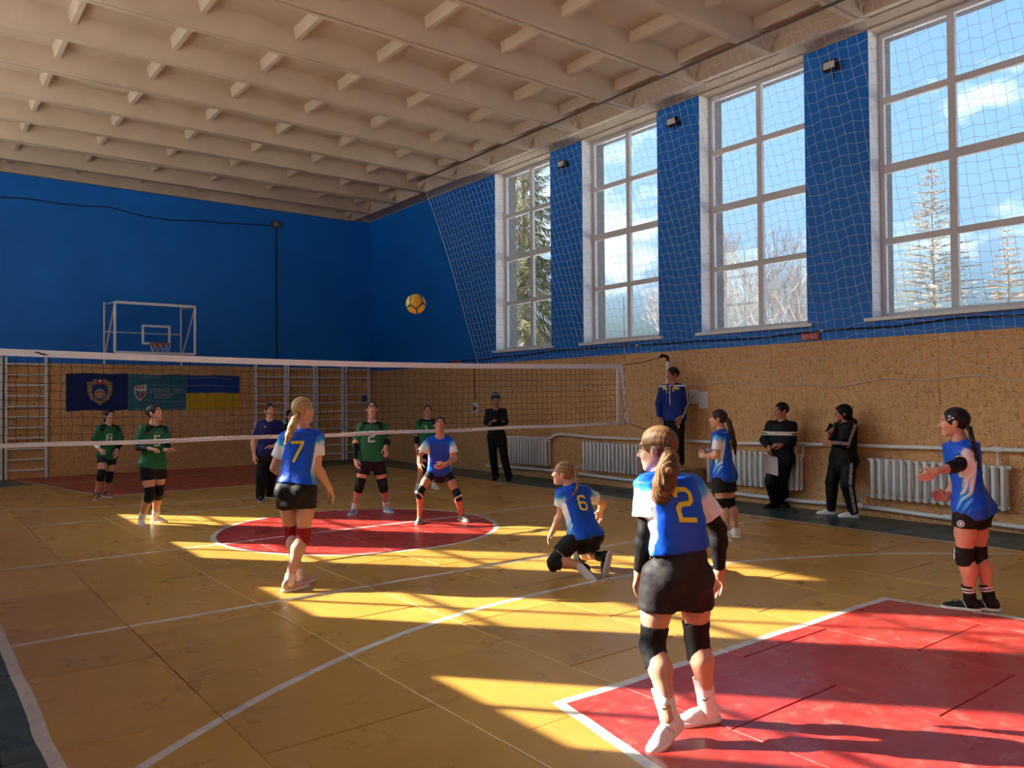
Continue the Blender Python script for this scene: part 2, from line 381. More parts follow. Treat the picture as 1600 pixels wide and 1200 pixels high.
# ceiling of ribbed concrete slabs --------------------------------------
ce = structure(obj('ceiling', MB().box(XL - .6, XR + .6, YN - .4, YF + .4, 7.12, 7.4), M_DARKGAP))
RZ, SZ = 6.72, 7.04
joints = [0.1 + 1.385 * k for k in range(-8, 8)] + [YF - .06]
xs0, xs1 = XL + 0.62, 5.30
crx = [-4.25, -2.92, -1.59, -0.26, 1.07, 2.40, 3.73, 4.80]
for j in range(len(joints) - 1):
    ya, yb = joints[j], joints[j + 1]
    ga = 0.022 if abs(ya - 0.1) < .01 else random.choice((0.007, 0.011, 0.015)); gb = 0.022 if abs(yb - 0.1) < .01 else random.choice((0.007, 0.011, 0.015))
    ya += ga; yb -= gb; dz = random.uniform(-.012, .012)
    s = MB(); prof = [(ya, 7.10), (ya, RZ), (ya + .075, RZ), (ya + .17, SZ), (yb - .17, SZ), (yb - .075, RZ), (yb, RZ), (yb, 7.10)]
    s.prism([(a, z + dz) for a, z in prof], xs0, xs1, 'x')
    for cx in crx:
        zz = RZ + .175 + dz; top = SZ + .01 + dz
        vs = [(cx - .035, ya + .11, zz), (cx + .035, ya + .11, zz), (cx + .035, yb - .11, zz), (cx - .035, yb - .11, zz), (cx - .085, ya + .10, top), (cx + .085, ya + .10, top), (cx + .085, yb - .10, top), (cx - .085, yb - .10, top)]
        s.add(vs, [(0, 1, 2, 3), (0, 4, 5, 1), (1, 5, 6, 2), (2, 6, 7, 3), (3, 7, 4, 0), (4, 7, 6, 5)])
    for xe, q in ((xs1, 1), (xs0, -1)):      # sloped end block and corner gussets
        s.prism([(xe, RZ + dz), (xe + q * .35, RZ + .12 + dz), (xe + q * .35, 7.10), (xe - q * .16, 7.10), (xe - q * .10, RZ + .20 + dz)], ya, yb, 'y')
        for yy, w in ((ya, .16), (yb, -.16)):
            s.add([(xe - q * .42, yy, SZ + dz), (xe - q * .02, yy, RZ + dz), (xe - q * .02, yy, SZ + dz), (xe - q * .02, yy + w * 1.9, SZ + dz), (xe - q * .2, yy + w, RZ + .05 + dz)], [(0, 4, 3), (4, 1, 3), (0, 1, 4), (1, 2, 3), (0, 3, 2), (0, 2, 1)])
    obj('ceiling_slab', s, M_CONC, ce)
for xe, q in ((xs1 + .34, 1), (xs0 - .34, -1)):
    a, b = sorted((xe, XR if q > 0 else XL)); obj('edge_beam', MB().bbox(a, b, YN, YF, ZTOP, 7.12, .01), M_CONC, ce)
# pale strip where the slabs meet the end walls
structure(obj('trim_1', MB().bbox(XL, XR, YF - .10, YF, ZTOP - .05, 7.1, .004), M_CONC)); structure(obj('trim_2', MB().bbox(XL, XR, YN, YN + .10, ZTOP - .05, 7.1, .004), M_CONC))
# ------------------------------------------------------------------ outside
M_GROUND = mat('pale_bounce_ground', (0.84, 0.83, 0.81), 0.9, 0.1, var=0.12, scale=0.5)  # unseen ground, made very pale to bounce daylight up into the hall
g = MB(); q = 140
for x in (-q, XR + .6):
    g.add([(x, -q, -.35), (XL - .6 if x < 0 else q, -q, -.35), (XL - .6 if x < 0 else q, q, -.35), (x, q, -.35)], [(0, 1, 2, 3)])
g.add([(XL - .6, YF + .4, -.35), (XR + .6, YF + .4, -.35), (XR + .6, q, -.35), (XL - .6, q, -.35)], [(0, 1, 2, 3)])
g.add([(XL - .6, -q, -.35), (XR + .6, -q, -.35), (XR + .6, YN - .4, -.35), (XL - .6, YN - .4, -.35)], [(0, 1, 2, 3)])
structure(obj('ground', g, M_GROUND))
# ------------------------------------------------------------------ things on the walls
M_RED = mat('dark_red_sign', (0.36, 0.03, 0.04), 0.5)
M_PAPER = mat('paper', (0.70, 0.70, 0.74), 0.8, 0.2, var=0.02)
M_STEEL = mat('dark_steel', (0.075, 0.055, 0.045), 0.5, 0.4, var=0.2)
M_GREYM = mat('grey_metal', (0.30, 0.29, 0.29), 0.4, 0.5)
M_WOOD = mat('plain_wood', (0.40, 0.25, 0.12), 0.6, 0.3, var=0.15, scale=8)
FONT = None
def text_mesh(txt, size, depth=0.0, res=2):
    c = bpy.data.curves.new('txt', 'FONT'); c.body = txt; c.size = size; c.extrude = depth; c.resolution_u = res; c.align_x = 'CENTER'; c.align_y = 'CENTER'
    o = bpy.data.objects.new('txt', c); COL.objects.link(o); dg = bpy.context.evaluated_depsgraph_get(); dg.update()
    me = bpy.data.meshes.new_from_object(o.evaluated_get(dg)); bpy.data.objects.remove(o); bpy.data.curves.remove(c); return me
def text(name, txt, size, m, parent, loc, rot, sx=1.0, depth=0.001, label=None):
    me = text_mesh(txt, size, depth); me.name = name; me.materials.clear(); me.materials.append(m)
    o = link(name, me, parent, loc, rot, label); o.scale = (sx, 1, 1); return o
ROT_RIGHT = (PI / 2, 0, -PI / 2)      # lies on the right wall, read from inside
ROT_BACK = (PI / 2, 0, 0)

# radiators: every cast-iron section is a part that shares one mesh
sec = MB()
for dx in (-.055, .045):
    sec.tube([(dx, 0, z) for z in (-.27, -.255, .255, .27)], [.018, .029, .029, .018], 8)
sec.tube([(-.075, 0, .245), (.06, 0, .245)], [.030, .030], 8); sec.tube([(-.075, 0, -.245), (.06, 0, -.245)], [.030, .030], 8)
for z in (-.245, .245): sec.tube([(-.01, -.054, z), (-.01, .054, z)], .022, 8)
sec_me = sec.mesh('section', M_WHITE, True)
rads = [(2.95, 4.26, 'white ribbed radiator by the dark clothed man leaning at the wall'), (0.40, 1.90, 'white ribbed radiator behind the kneeling girl and the ponytailed player'), (-2.83, -1.10, 'white ribbed radiator behind the man in the striped sweater'), (-5.60, -3.88, 'white ribbed radiator behind the girl with the long braid')]
for ya, yb, lab in rads:
    n = round((yb - ya) / 0.1); yc = (ya + yb) / 2
    r = thing('radiator', lab, 'radiator', (5.80, yc, 0.552), 0, 'radiators along the right wall')
    for i in range(n): link('section', sec_me, r, (0, (i - (n - 1) / 2) * (yb - ya) / n, 0))
    for s in (-1, 1): obj('end_plug', MB().tube([(-.01, s * ((yb - ya) / 2 - .01), .245), (-.01, s * ((yb - ya) / 2 + .03), .245)], .026, 8), M_WHITE, r, True)
    for s in (-.6, .6): obj('bracket', MB().box(.0, .115, s * .5 - .012, s * .5 + .012, -.02, .02), M_WHITE, r)
up = [(5.83, 4.9, .83), (5.83, 4.4, .83), (5.83, 3.1, .845), (5.83, 2.93, .86), (5.83, 2.80, .93), (5.83, 2.60, .945), (5.83, 1.6, .915), (5.83, .4, .925), (5.83, -.6, .93), (5.83, -1.7, .935), (5.83, -2.6, .965), (5.83, -4.2, .99), (5.83, -5.5, 1.01), (5.83, -8.2, 1.03)]
hp = thing('heating_pipe', 'long white heating pipe running above the radiators on the right wall', 'pipe', (5.83, -2, .9)); hp_o = Vector((5.83, -2, .9))
def rel(pts, o): return [tuple(Vector(p) - o) for p in pts]
obj('pipe', MB().tube(rel(up, hp_o), .027, 10), M_WHITE, hp, True)
for y, z in ((-2.83, .965), (-5.46, 1.01)):
    obj('branch_pipe', MB().tube(rel([(5.83, y, z), (5.83, y - .0, z - .10), (5.82, y - .01, .80), (5.80, y + .05, .797), (5.80, y + .13, .797)], hp_o), .018, 8), M_WHITE, hp, True)
    obj('fitting', MB().tube(rel([(5.83, y - .06, z), (5.83, y + .06, z)], hp_o), .036, 10), M_WHITE, hp, True)
lo = [(5.84, 5.2, .14), (5.84, 4.7, .155), (5.84, 3.4, .185), (5.84, 2.5, .18), (5.84, 1.3, .165), (5.84, .2, .15), (5.84, -1.0, .13), (5.84, -2.0, .12), (5.84, -2.7, .115), (5.84, -3.5, .135), (5.84, -4.1, .13), (5.84, -4.9, .105), (5.84, -6.4, .08), (5.84, -8.2, .07)]
lp = thing('return_pipe', 'white heating return pipe running low along the right wall', 'pipe', (5.84, -2, .12)); lo_o = Vector((5.84, -2, .12))
obj('pipe', MB().tube(rel(lo, lo_o), .030, 10), M_WHITE, lp, True)
for y in (-3.72, 2.2, .2): obj('branch_pipe', MB().tube(rel([(5.84, y, .13), (5.84, y, .27), (5.82, y - .03, .305), (5.80, y - .12, .305)], lo_o), .018, 8), M_WHITE, lp, True)
for y in (-3.70, -4.87, -2.4): obj('fitting', MB().tube(rel([(5.84, y - .05, .115 + (.02 if y > -4 else 0)), (5.84, y + .05, .115 + (.02 if y > -4 else 0))], lo_o), .040, 10), M_WHITE, lp, True)

# floodlights on the blue piers
for y, z, w in ((2.48, 6.42, 'between the first and second window from the corner'), (-0.42, 6.46, 'between the second and third window from the corner'), (-3.37, 6.44, 'between the third and fourth window from the corner')):
    t = thing('floodlight', 'small black floodlight on the blue pier ' + w, 'light', (XR, y, z), 0, 'floodlights on the window piers')
    obj('housing', MB().bbox(-.16, -.09, -.105, .105, -.07, .08, .012), M_BLACK, t); obj('lens', MB().bbox(-.168, -.158, -.085, .085, -.045, .055, .004), mat('lamp_glass', (.62, .58, .55), .25, .5), t)
    obj('yoke', MB().tube([(-.12, -.12, .0), (-.06, -.12, -.02), (0, -.05, -.02), (0, .05, -.02), (-.06, .12, -.02), (-.12, .12, .0)], .010, 6), M_BLACK, t, True)
    obj('cord', MB().tube([(-.11, -.03, -.06), (-.09, -.03, -.14), (-.05, .0, -.17), (-.004, .02, -.12)], .007, 6), M_CABLE, t, True)

# cables, signs, papers
pts = [(XR - .02, y, z) for y, z in ((9.5, 2.52), (7.6, 2.53), (6.9, 2.59), (6.0, 2.60), (5.3, 2.585), (4.8, 2.625), (3.9, 2.61), (2.9, 2.665), (1.9, 2.64), (.8, 2.65), (0, 2.625), (-.95, 2.625), (-2.0, 2.60), (-2.75, 2.628), (-3.3, 2.64), (-4.2, 2.62), (-5.0, 2.665), (-5.75, 2.635), (-7.2, 2.66), (-9, 2.62))]
c = thing('wall_cable', 'black cable sagging along the right wall under the windows', 'cable', (XR - .02, 0, 2.62)); obj('wire', MB().tube(rel(pts, Vector((XR - .02, 0, 2.62))), .013, 6), M_CABLE, c, True)
for y in (0.55, -3.12): obj('clamp', MB().ball((-.02, y, .02), .022, 8), M_WHITE, c, True)
pts = [(x, YF - .02, z) for x, z in ((-5.3, 6.16), (-3.08, 6.18), (-2.56, 6.225), (-2.0, 6.2), (-1.46, 6.22), (-.9, 6.27), (-.4, 6.19), (.06, 6.14), (.6, 6.15), (1.12, 6.22), (1.7, 6.235), (2.4, 6.29), (2.93, 6.325))]
c = thing('cable_run', 'thin dark cable drooping across the blue back wall', 'cable', (0, YF - .02, 6.2)); o = Vector((0, YF - .02, 6.2)); obj('wire', MB().tube(rel(pts, o), .012, 6), M_CABLE, c, True)
obj('drop_wire', MB().tube(rel([(3.13, YF - .02, 6.30), (3.13, YF - .02, 4.5), (3.14, YF - .02, 2.6)], o), .014, 6), M_CABLE, c, True)
t = thing('junction_box', 'small grey junction box high on the blue back wall', 'box', (3.11, YF, 6.37)); obj('housing', MB().bbox(-.13, .13, -.09, 0, -.09, .09, .01), mat('dusty_grey_box', (.10, .10, .12), .6), t); obj('cover', MB().bbox(-.07, .02, -.11, -.09, -.05, .06, .01), M_GREYM, t)
t = thing('exit_sign', 'red exit sign at the top of the board cladding under the third window', 'sign', (XR - .016, -2.93, 2.565)); obj('panel', MB().bbox(-.035, 0, -.145, .145, -.052, .052, .005), M_RED, t)
text('lettering', 'ВИХІД', .075, mat('pale_pink_print', (.72, .42, .45), .6), t, (-.0365, 0, 0), ROT_RIGHT)
t = thing('wall_sign', 'small dark red sign on the right wall near the back corner', 'sign', (XR - .016, 6.55, 2.56)); obj('panel', MB().bbox(-.03, 0, -.16, .16, -.05, .05, .005), M_RED, t); obj('backing', MB().bbox(-.006, 0, -.20, .20, -.06, .06, .002), M_GREYM, t)
for nm, x, z, lab in (('plaque', 6.02, 1.72, ''),):
    t = thing('plaque', 'small blue plaque on the board cladding of the back corner', 'sign', (5.75, YF - .016, z)); obj('panel', MB().bbox(-.10, .10, -.012, 0, -.12, .12, .004), mat('blue_plaque', (.015, .09, .30), .4), t); obj('border', MB().bbox(-.115, .115, -.008, 0, -.14, .14, .003), mat('pale_border', (.35, .38, .42), .5), t)
t = thing('notice', 'square white notice with a dark picture below a hanging wire', 'sign', (XR - .016, 5.75, 1.47)); obj('sheet', MB().bbox(-.006, 0, -.13, .13, -.11, .11, .001), M_PAPER, t); obj('picture', MB().prism([(-.10, -.02), (-.03, .03), (0, -.01), (.05, .06), (.10, .03), (.09, -.09), (.02, -.06)], -.009, -.0065, 'x'), mat('dark_print', (.10, .05, .04), .7), t)
c = thing('hanging_wire', 'dark wire running down the boards to a square notice', 'cable', (XR - .02, 5.75, 2.0)); obj('wire', MB().tube([(0, 0, .55), (0, .02, .1), (0, -.01, -.35)], .012, 6), M_CABLE, c, True)
for y, z, h, w, lab in ((-.73, 1.69, .25, .20, 'landscape grey paper sheet behind the shoulder of the man in the blue jacket'), (-.93, 1.63, .28, .19, 'upright white paper sheet pinned beside the man in the blue jacket')):
    t = tag(obj('paper_sheet', MB().bbox(-.003, 0, -w / 2, w / 2, -h / 2, h / 2, .0006), M_PAPER), lab, 'paper', 'papers on the right wall'); t.location = (XR - .0145, y, z)
    if w > .195: obj('pen_mark', MB().prism([(-.05, .035), (-.045, .04), (.06, -.03), (.055, -.04)], -.0045, -.0032, 'x'), M_BLACK, t)

# wall bars on the back wall, one thing per bay
bays = [(-3.83, -3.06, 'first white ladder of wall bars, at the very left edge'), (-2.97, -2.21, 'white ladder of wall bars just left of the banners'), (2.55, 3.34, 'white ladder of wall bars nearest to the flag, behind the coach'), (3.41, 4.14, 'second white ladder of wall bars right of the flag, behind the blonde girl'), (4.22, 4.99, 'third white ladder of wall bars right of the flag'), (5.09, 5.82, 'white ladder of wall bars closest to the corner')]
for x0, x1, lab in bays:
    t = thing('wall_bars', lab, 'wall bars', ((x0 + x1) / 2, YF - .014, 0), 0, 'white wall bars on the back wall'); w = (x1 - x0) / 2
    for s in (-1, 1): obj('upright', MB().bbox(s * w - .028, s * w + .028, -.13, -.01, 0, 2.68, .006), M_WHITE, t)
    for i in range(11): obj('rung', MB().tube([(-w + .02, -.085, .185 + .234 * i), (w - .02, -.085, .185 + .234 * i)], .020, 8), M_WHITE, t, True)

# basketball backboard on its wall frame
t = thing('basketball_backboard', 'glass basketball backboard on a white tube frame on the blue wall', 'backboard', (-.16, YF, 3.3))
yb = -1.2; zt_, zb_ = .60, -.52; wx = .86
def bar(nm, a, b, r=.024): obj(nm, MB().tube([a, b], r, 8), M_WHITE, t, True)
fr = MB()
for a, b in (((-wx, yb, zb_), (-wx, yb, zt_)), ((wx, yb, zb_), (wx, yb, zt_))): fr.tube([a, b], .030, 8)
fr.bbox(-wx, wx, yb - .025, yb + .025, zt_ - .03, zt_ + .03, .006); fr.bbox(-wx, wx, yb - .025, yb + .025, zb_ - .03, zb_ + .03, .006); obj('board_frame', fr, M_WHITE, t, True)
obj('glass_board', MB().box(-wx + .03, wx - .03, yb - .006, yb + .006, zb_ + .03, zt_ - .03), glass_mat('board_glass', (.93, .96, .97)), t)
q = MB()
for a in (-.285, .285): q.box(a - .025, a + .025, yb - .012, yb - .007, -.30, .10)
for z in (-.30, .10): q.box(-.31, .31, yb - .012, yb - .007, z - .025, z + .025)
obj('target_square', q, M_WHITE, t)
for s in (-1, 1):
    bar('wall_post', (s * wx, -.03, -.75), (s * wx, -.03, zt_ + .12), .022)
    bar('top_arm', (s * wx, yb, zt_), (s * wx, -.03, zt_ + .06), .020); bar('diagonal_brace', (s * wx, yb, zt_ - .02), (s * wx, -.03, -.62), .020)
bar('cross_bar', (-wx, -.03, .02), (wx, -.03, .02), .016); bar('bottom_arm', (-.3, yb, zb_), (-.3, -.03, -.6), .018)
rg = MB(); rg.tube([(.225 * math.cos(a), yb - .39 + .225 * math.sin(a), -.33) for a in [2 * PI * i / 20 for i in range(20)]], .012, 6, closed=True); rg.box(-.12, .12, yb - .17, yb - .01, -.37, -.31); obj('hoop', rg, mat('rust_orange_hoop', (.30, .075, .03), .5), t, True)
nt_ = MB()
for i in range(10):
    a = 2 * PI * i / 10
    for d in (1, -1):
        b = a + d * PI / 10; c_ = a + d * PI / 5
        nt_.tube([(.22 * math.cos(a), yb - .39 + .22 * math.sin(a), -.335), (.17 * math.cos(b), yb - .39 + .17 * math.sin(b), -.52), (.14 * math.cos(c_), yb - .39 + .14 * math.sin(c_), -.70)], .004, 4)
obj('hoop_net', nt_, M_WHITE, t)

# three banners ---------------------------------------------------------
def cloth(x0, x1, z0, z1, m, amp=.008, seed=0, split=None):
    mb = MB(); nx, nz = 22, 12; rr = random.Random(seed); ph = [rr.uniform(0, 6) for _ in range(4)]
    for k in (0, 1):
        vs = []
        for j in range(nz + 1):
            for i in range(nx + 1):
                u, v = i / nx, j / nz
                y = -.012 - amp * (1 + math.sin(u * 9 + ph[0] + v * 2) * .6 + math.sin(u * 21 + ph[1] - v * 3) * .25) * (.35 + .65 * (1 - v)) + k * .003
                z = z0 + (z1 - z0) * v + (.010 * math.sin(u * PI * 3 + ph[2]) if j in (0, nz) else 0)
                vs.append((x0 + (x1 - x0) * u, y, z))
        fs = [(j * (nx + 1) + i, j * (nx + 1) + i + 1, (j + 1) * (nx + 1) + i + 1, (j + 1) * (nx + 1) + i) for j in range(nz) for i in range(nx)]
        mb.add(vs, fs)
    return mb
M_NAVYF = mat('navy_flag', (.004, .018, .115), .65, .25, var=.06); M_TEAL = mat('teal_flag', (.030, .145, .20), .65, .25, var=.06); M_YELF = mat('yellow_flag', (.58, .37, .012), .65, .25, var=.05); M_UKB = mat('blue_flag', (.006, .055, .26), .65, .25, var=.05)
YB = YF - .014
t = thing('emblem_banner', 'dark navy banner with a golden sports emblem on the back wall', 'banner', (-1.15, YB, 1.90)); obj('cloth', cloth(-.655, .645, -.42, .44, M_NAVYF, seed=1), M_NAVYF, t, 'all')
M_GOLD = mat('dull_gold', (.30, .20, .10), .6); M_ORG = mat('orange_ball', (.62, .27, .03), .6)
cx, cz = .04, .0
def disc(poly, y0, y1): return MB().prism(poly, y0, y1, 'y')
def shield(w, h, cx, cz, k=1): return [(cx - w, cz + h * .75), (cx - w * .7, cz + h * .8), (cx - w * .45, cz + h), (cx, cz + h * .95), (cx + w * .45, cz + h), (cx + w * .7, cz + h * .8), (cx + w, cz + h * .75), (cx + w * .96, cz), (cx + w * .7, cz - h * .55), (cx + w * .15, cz - h * .85), (cx, cz - h), (cx - w * .15, cz - h * .85), (cx - w * .7, cz - h * .55), (cx - w * .96, cz)]
em = MB(); R = Random = random.Random(3)
out, inn = shield(.27, .31, cx, cz), shield(.165, .20, cx, cz)
for i in range(14): em.add([(p[0], -.034, p[1]) for p in (out[i], out[(i + 1) % 14], inn[(i + 1) % 14], inn[i])] + [(p[0], -.028, p[1]) for p in (out[i], out[(i + 1) % 14], inn[(i + 1) % 14], inn[i])], [(0, 1, 2, 3), (0, 4, 5, 1), (2, 6, 7, 3)])
obj('wreath_emblem', em, M_GOLD, t); obj('emblem_shield', disc(shield(.15, .185, cx, cz), -.033, -.028), mat('emblem_navy', (.006, .03, .20), .6), t)
obj('emblem_ball', disc([(cx + .075 * math.cos(a), cz - .03 + .075 * math.sin(a)) for a in [2 * PI * i / 16 for i in range(16)]], -.037, -.033), M_ORG, t)
obj('emblem_ring', MB().tube([(cx + .10 * math.cos(a), -.035, cz - .03 + .10 * math.sin(a)) for a in [2 * PI * i / 20 for i in range(20)]], .008, 5, closed=True), M_PAPER, t)
obj('emblem_crest', disc([(cx - .11, cz + .20), (cx - .06, cz + .29), (cx, cz + .31), (cx + .06, cz + .29), (cx + .11, cz + .20), (cx, cz + .17)], -.037, -.033), M_RED, t)
obj('crest_dot', disc([(cx + .03 * math.cos(a), cz + .265 + .03 * math.sin(a)) for a in [2 * PI * i / 10 for i in range(10)]], -.040, -.037), M_PAPER, t)
t = thing('league_banner', 'teal banner with a red and white shield and white lettering', 'banner', (.155, YB, 1.90)); obj('cloth', cloth(-.655, .66, -.44, .43, M_TEAL, seed=2), M_TEAL, t, 'all')
M_PALE = mat('pale_print', (.55, .60, .62), .6, var=.02); M_REDP = mat('red_print', (.48, .02, .03), .6)
sh = [(-.53, .14), (-.40, .17), (-.255, .19), (-.255, -.02), (-.32, -.14), (-.40, -.20), (-.49, -.12), (-.535, .0)]
obj('shield_logo', disc(sh, -.034, -.028), M_PALE, t); obj('shield_inner', disc([(-.51, .05), (-.40, .03), (-.40, -.165), (-.48, -.09)], -.037, -.033), M_TEAL, t)
obj('shield_half', disc([(-.39, .02), (-.275, .03), (-.275, -.02), (-.33, -.12), (-.40, -.165)], -.037, -.033), M_REDP, t)
for x in (-.47, -.40, -.33): obj('tower_mark', disc([(x - .022, .085), (x - .022, .135), (x, .15), (x + .022, .135), (x + .022, .085)], -.037, -.033), M_REDP, t)
text('lettering', 'ПЛІЧ-О-ПЛІЧ', .115, M_PALE, t, (.22, -.036, .035), ROT_BACK, .98); text('lettering', 'ВСЕУКРАЇНСЬКІ', .052, M_PALE, t, (.14, -.036, -.075), ROT_BACK); text('lettering', 'ШКІЛЬНІ ЛІГИ', .052, M_PALE, t, (.10, -.036, -.135), ROT_BACK)
t = thing('ukrainian_flag', 'blue and yellow Ukrainian flag on the back wall', 'flag', (1.48, YB, 1.88)); obj('blue_field', cloth(-.66, .665, .0, .445, M_UKB, seed=4), M_UKB, t, 'all'); obj('yellow_field', cloth(-.655, .68, -.43, .005, M_YELF, seed=5), M_YELF, t, 'all')

# umpire stand box, net post --------------------------------------------
t = thing('umpire_box', 'wooden box the man in the blue jacket stands on', 'box', (5.46, -.72, 0)); zt2 = .50
for s in (-1, 1):
    obj('side_board', MB().bbox(s * .33 - .012, s * .33 + .012, -.30, .30, 0, zt2 - .02, .003), M_WOOD, t)
    obj('side_board', MB().bbox(-.318, .318, s * .29 - .012, s * .29 + .012, 0, zt2 - .02, .003), M_WOOD, t)
obj('top_board', MB().bbox(-.35, .35, -.32, .32, zt2 - .02, zt2, .004), M_WOOD, t)
t = thing('net_post', 'white steel net post with a black hook at the wall', 'post', (5.70, -.345, 0)); obj('pole', MB().tube([(0, 0, 0), (0, 0, 2.30)], .035, 12), M_WHITE, t, True); obj('foot_plate', MB().bbox(-.09, .09, -.09, .09, 0, .012, .003), M_GREYM, t)
obj('hook', MB().tube([(.0, 0, 2.28), (0, 0, 2.36), (-.03, .0, 2.385), (-.14, .01, 2.40), (-.17, .01, 2.37)], .028, 8), M_BLACK, t, True)
for z in (.6, 1.7): obj('wall_bracket', MB().bbox(.02, .215, -.03, .03, z - .03, z + .03, .004), M_WHITE, t)

# safety net that slopes from a steel cable to the window wall -------------
t = thing('safety_net', 'wide meshed pale safety net hung in front of the windows', 'net', (5.2, -2, 4.3)); so = Vector((5.2, -2, 4.3))
SXT, SZT, SXB, SZB = 4.56, 6.66, 5.88, 1.87
def npt(y, s):      # s 0 top .. 1 bottom
    bx_ = SXT + (SXB - SXT) * (s ** 0.85); sag = .05 * math.sin(y * 1.7 + 1.1 * s * 3) * s
    return (bx_ + .03 * math.sin(y * 2.3 + s * 5) * math.sin(s * PI), y, SZT + (SZB - SZT) * s + sag * .8 - .03 * math.sin(y * 5.1) * s)
y_top, y_bot, y_end = 5.92, 5.25, -9.6
nv, nh = 112, 37; mb = MB()
for i in range(nv + 1):
    f = i / nv; ya = y_top + (y_end - y_top) * f; yb_ = y_bot + (y_end - y_bot) * f
    mb.tube(rel([npt(ya + (yb_ - ya) * s + .012 * math.sin(9 * s * PI + i), s) for s in [k / 18 for k in range(19)]], so), .0022, 3, cap=False)
for k in range(1, nh):
    s = k / nh; y0_ = y_top + (y_bot - y_top) * s
    mb.tube(rel([npt(y0_ + (y_end - y0_) * q / 112, s + .0035 * math.sin(q * 2.1 + k)) for q in range(113)], so), .0022, 3, cap=False)
M_NET = mat('pale_net_cord', (.62, .60, .56), .8, .2)
obj('mesh', mb, M_NET, t)
obj('hem_rope', MB().tube(rel([npt(y_bot + (y_end - y_bot) * q / 90, 1) for q in range(91)], so), .006, 5), M_NET, t); obj('edge_rope', MB().tube(rel([npt(y_top + (y_bot - y_top) * s / 20, s / 20) for s in range(21)], so), .005, 5), M_NET, t)
obj('steel_cable', MB().tube(rel([(4.55, 6.02, 6.66), (4.55, 5.5, 6.665), (4.56, 0, 6.66), (4.56, -10.9, 6.66)], so), .020, 8), M_STEEL, t, True)

# volleyball net ------------------------------------------------------------
t = thing('volleyball_net', 'black volleyball net with white tapes across the court', 'net', (0.3, 0, 1.72)); no = Vector((.3, 0, 1.72))
NX0, NX1, NXB = -4.75, 4.93, 5.12
def top(x): u = (x - NX0) / (NX1 - NX0); return 2.245 - .055 * math.sin(PI * min(max(u, 0), 1)) ** 1.2
def bot(x): u = (x - NX0) / (NXB - NX0); return 1.225 - .012 * math.sin(PI * min(max(u, 0), 1)) + .006 * math.sin(x * 3)
def tape(za, zb, x0, x1, n=60, w=.006):
    m = MB(); vs = []
    for i in range(n + 1):
        x = x0 + (x1 - x0) * i / n
        for yy, z in ((-w, za(x)), (w, za(x)), (w, zb(x)), (-w, zb(x))): vs.append((x, yy + .004 * math.sin(x * 4), z))
    fs = [(4 * i + j, 4 * i + (j + 1) % 4, 4 * i + 4 + (j + 1) % 4, 4 * i + 4 + j) for i in range(n) for j in range(4)]
    m.add(rel(vs, no), fs + [(0, 1, 2, 3), (4 * n + 3, 4 * n + 2, 4 * n + 1, 4 * n)]); return m
M_TAPE = mat('white_net_tape', (.86, .86, .88), .6, .3, var=.05, scale=9); M_NETB = mat('black_net_cord', (.012, .010, .010), .8, .2)
obj('top_tape', tape(top, lambda x: top(x) - .072, NX0, NX1), M_TAPE, t); obj('bottom_tape', tape(lambda x: bot(x) + .045, bot, NX0, NXB), M_TAPE, t)
mb = MB(); x = NX0
i = 0
while x < NX1 + .1:
    zt3, zb3 = top(min(x, NX1)) - .07, bot(x) + .04; xe = x
    n = 10; pts = []
    for k in range(n + 1):
        s = k / n; px = x + .010 * math.sin(k * 2.4 + i) + (.12 * s if x > 4.8 else 0); pts.append((min(px, 5.1), .012 * math.sin(k + i * .7) * math.sin(PI * s), zt3 + (zb3 - zt3) * s))
    mb.tube(rel(pts, no), .0027, 3, cap=False); x += .1; i += 1
for k in range(1, 10):
    pts = []
    for q in range(99):
        x = NX0 + (NX1 + .02 + .016 * k - NX0) * q / 98; s = k / 10
        pts.append((x, .008 * math.sin(q + k), (top(x) - .07) * (1 - s) + (bot(x) + .04) * s - .008 * abs(math.sin(q * PI * .98)) + .005 * math.sin(q * 1.3 + k)))
    mb.tube(rel(pts, no), .0027, 3, cap=False)
obj('mesh', mb, M_NETB, t)
obj('side_band', MB().bbox(4.80 - no.x, 4.87 - no.x, -.012, .012, bot(4.8) - no.z, top(4.8) - no.z, .002), M_TAPE, t)
obj('side_tape', MB().add(rel([(NX1 - .05, -.007, 2.24), (NX1 + .0, -.007, 2.24), (NXB + .0, -.007, 1.22), (NXB - .06, -.007, 1.22), (NX1 - .05, .007, 2.24), (NX1 + .0, .007, 2.24), (NXB + .0, .007, 1.22), (NXB - .06, .007, 1.22)], no), [(0, 1, 2, 3), (7, 6, 5, 4), (0, 4, 5, 1), (1, 5, 6, 2), (2, 6, 7, 3), (3, 7, 4, 0)]), M_TAPE, t)
an = thing('net_antenna', 'thin red and white antenna rod at the right end of the net', 'antenna', (4.98, -.01, 1.2))
for k in range(20):
    if 1.2 + k * .11 < 3.4: obj('rod', MB().tube([(0, 0, k * .11), (0, 0, (k + 1) * .11)], .006, 6), M_WHITE if k % 2 else M_RED, an, True)
for c_ in ([(NX1, 0, 2.235), (5.3, -.14, 2.285), (5.57, -.33, 2.375)], [(NXB, 0, 1.225), (5.5, -.2, 1.08), (5.84, -.36, .97)]): obj('cord', MB().tube(rel(c_, no), .0055, 5), M_CABLE, t)

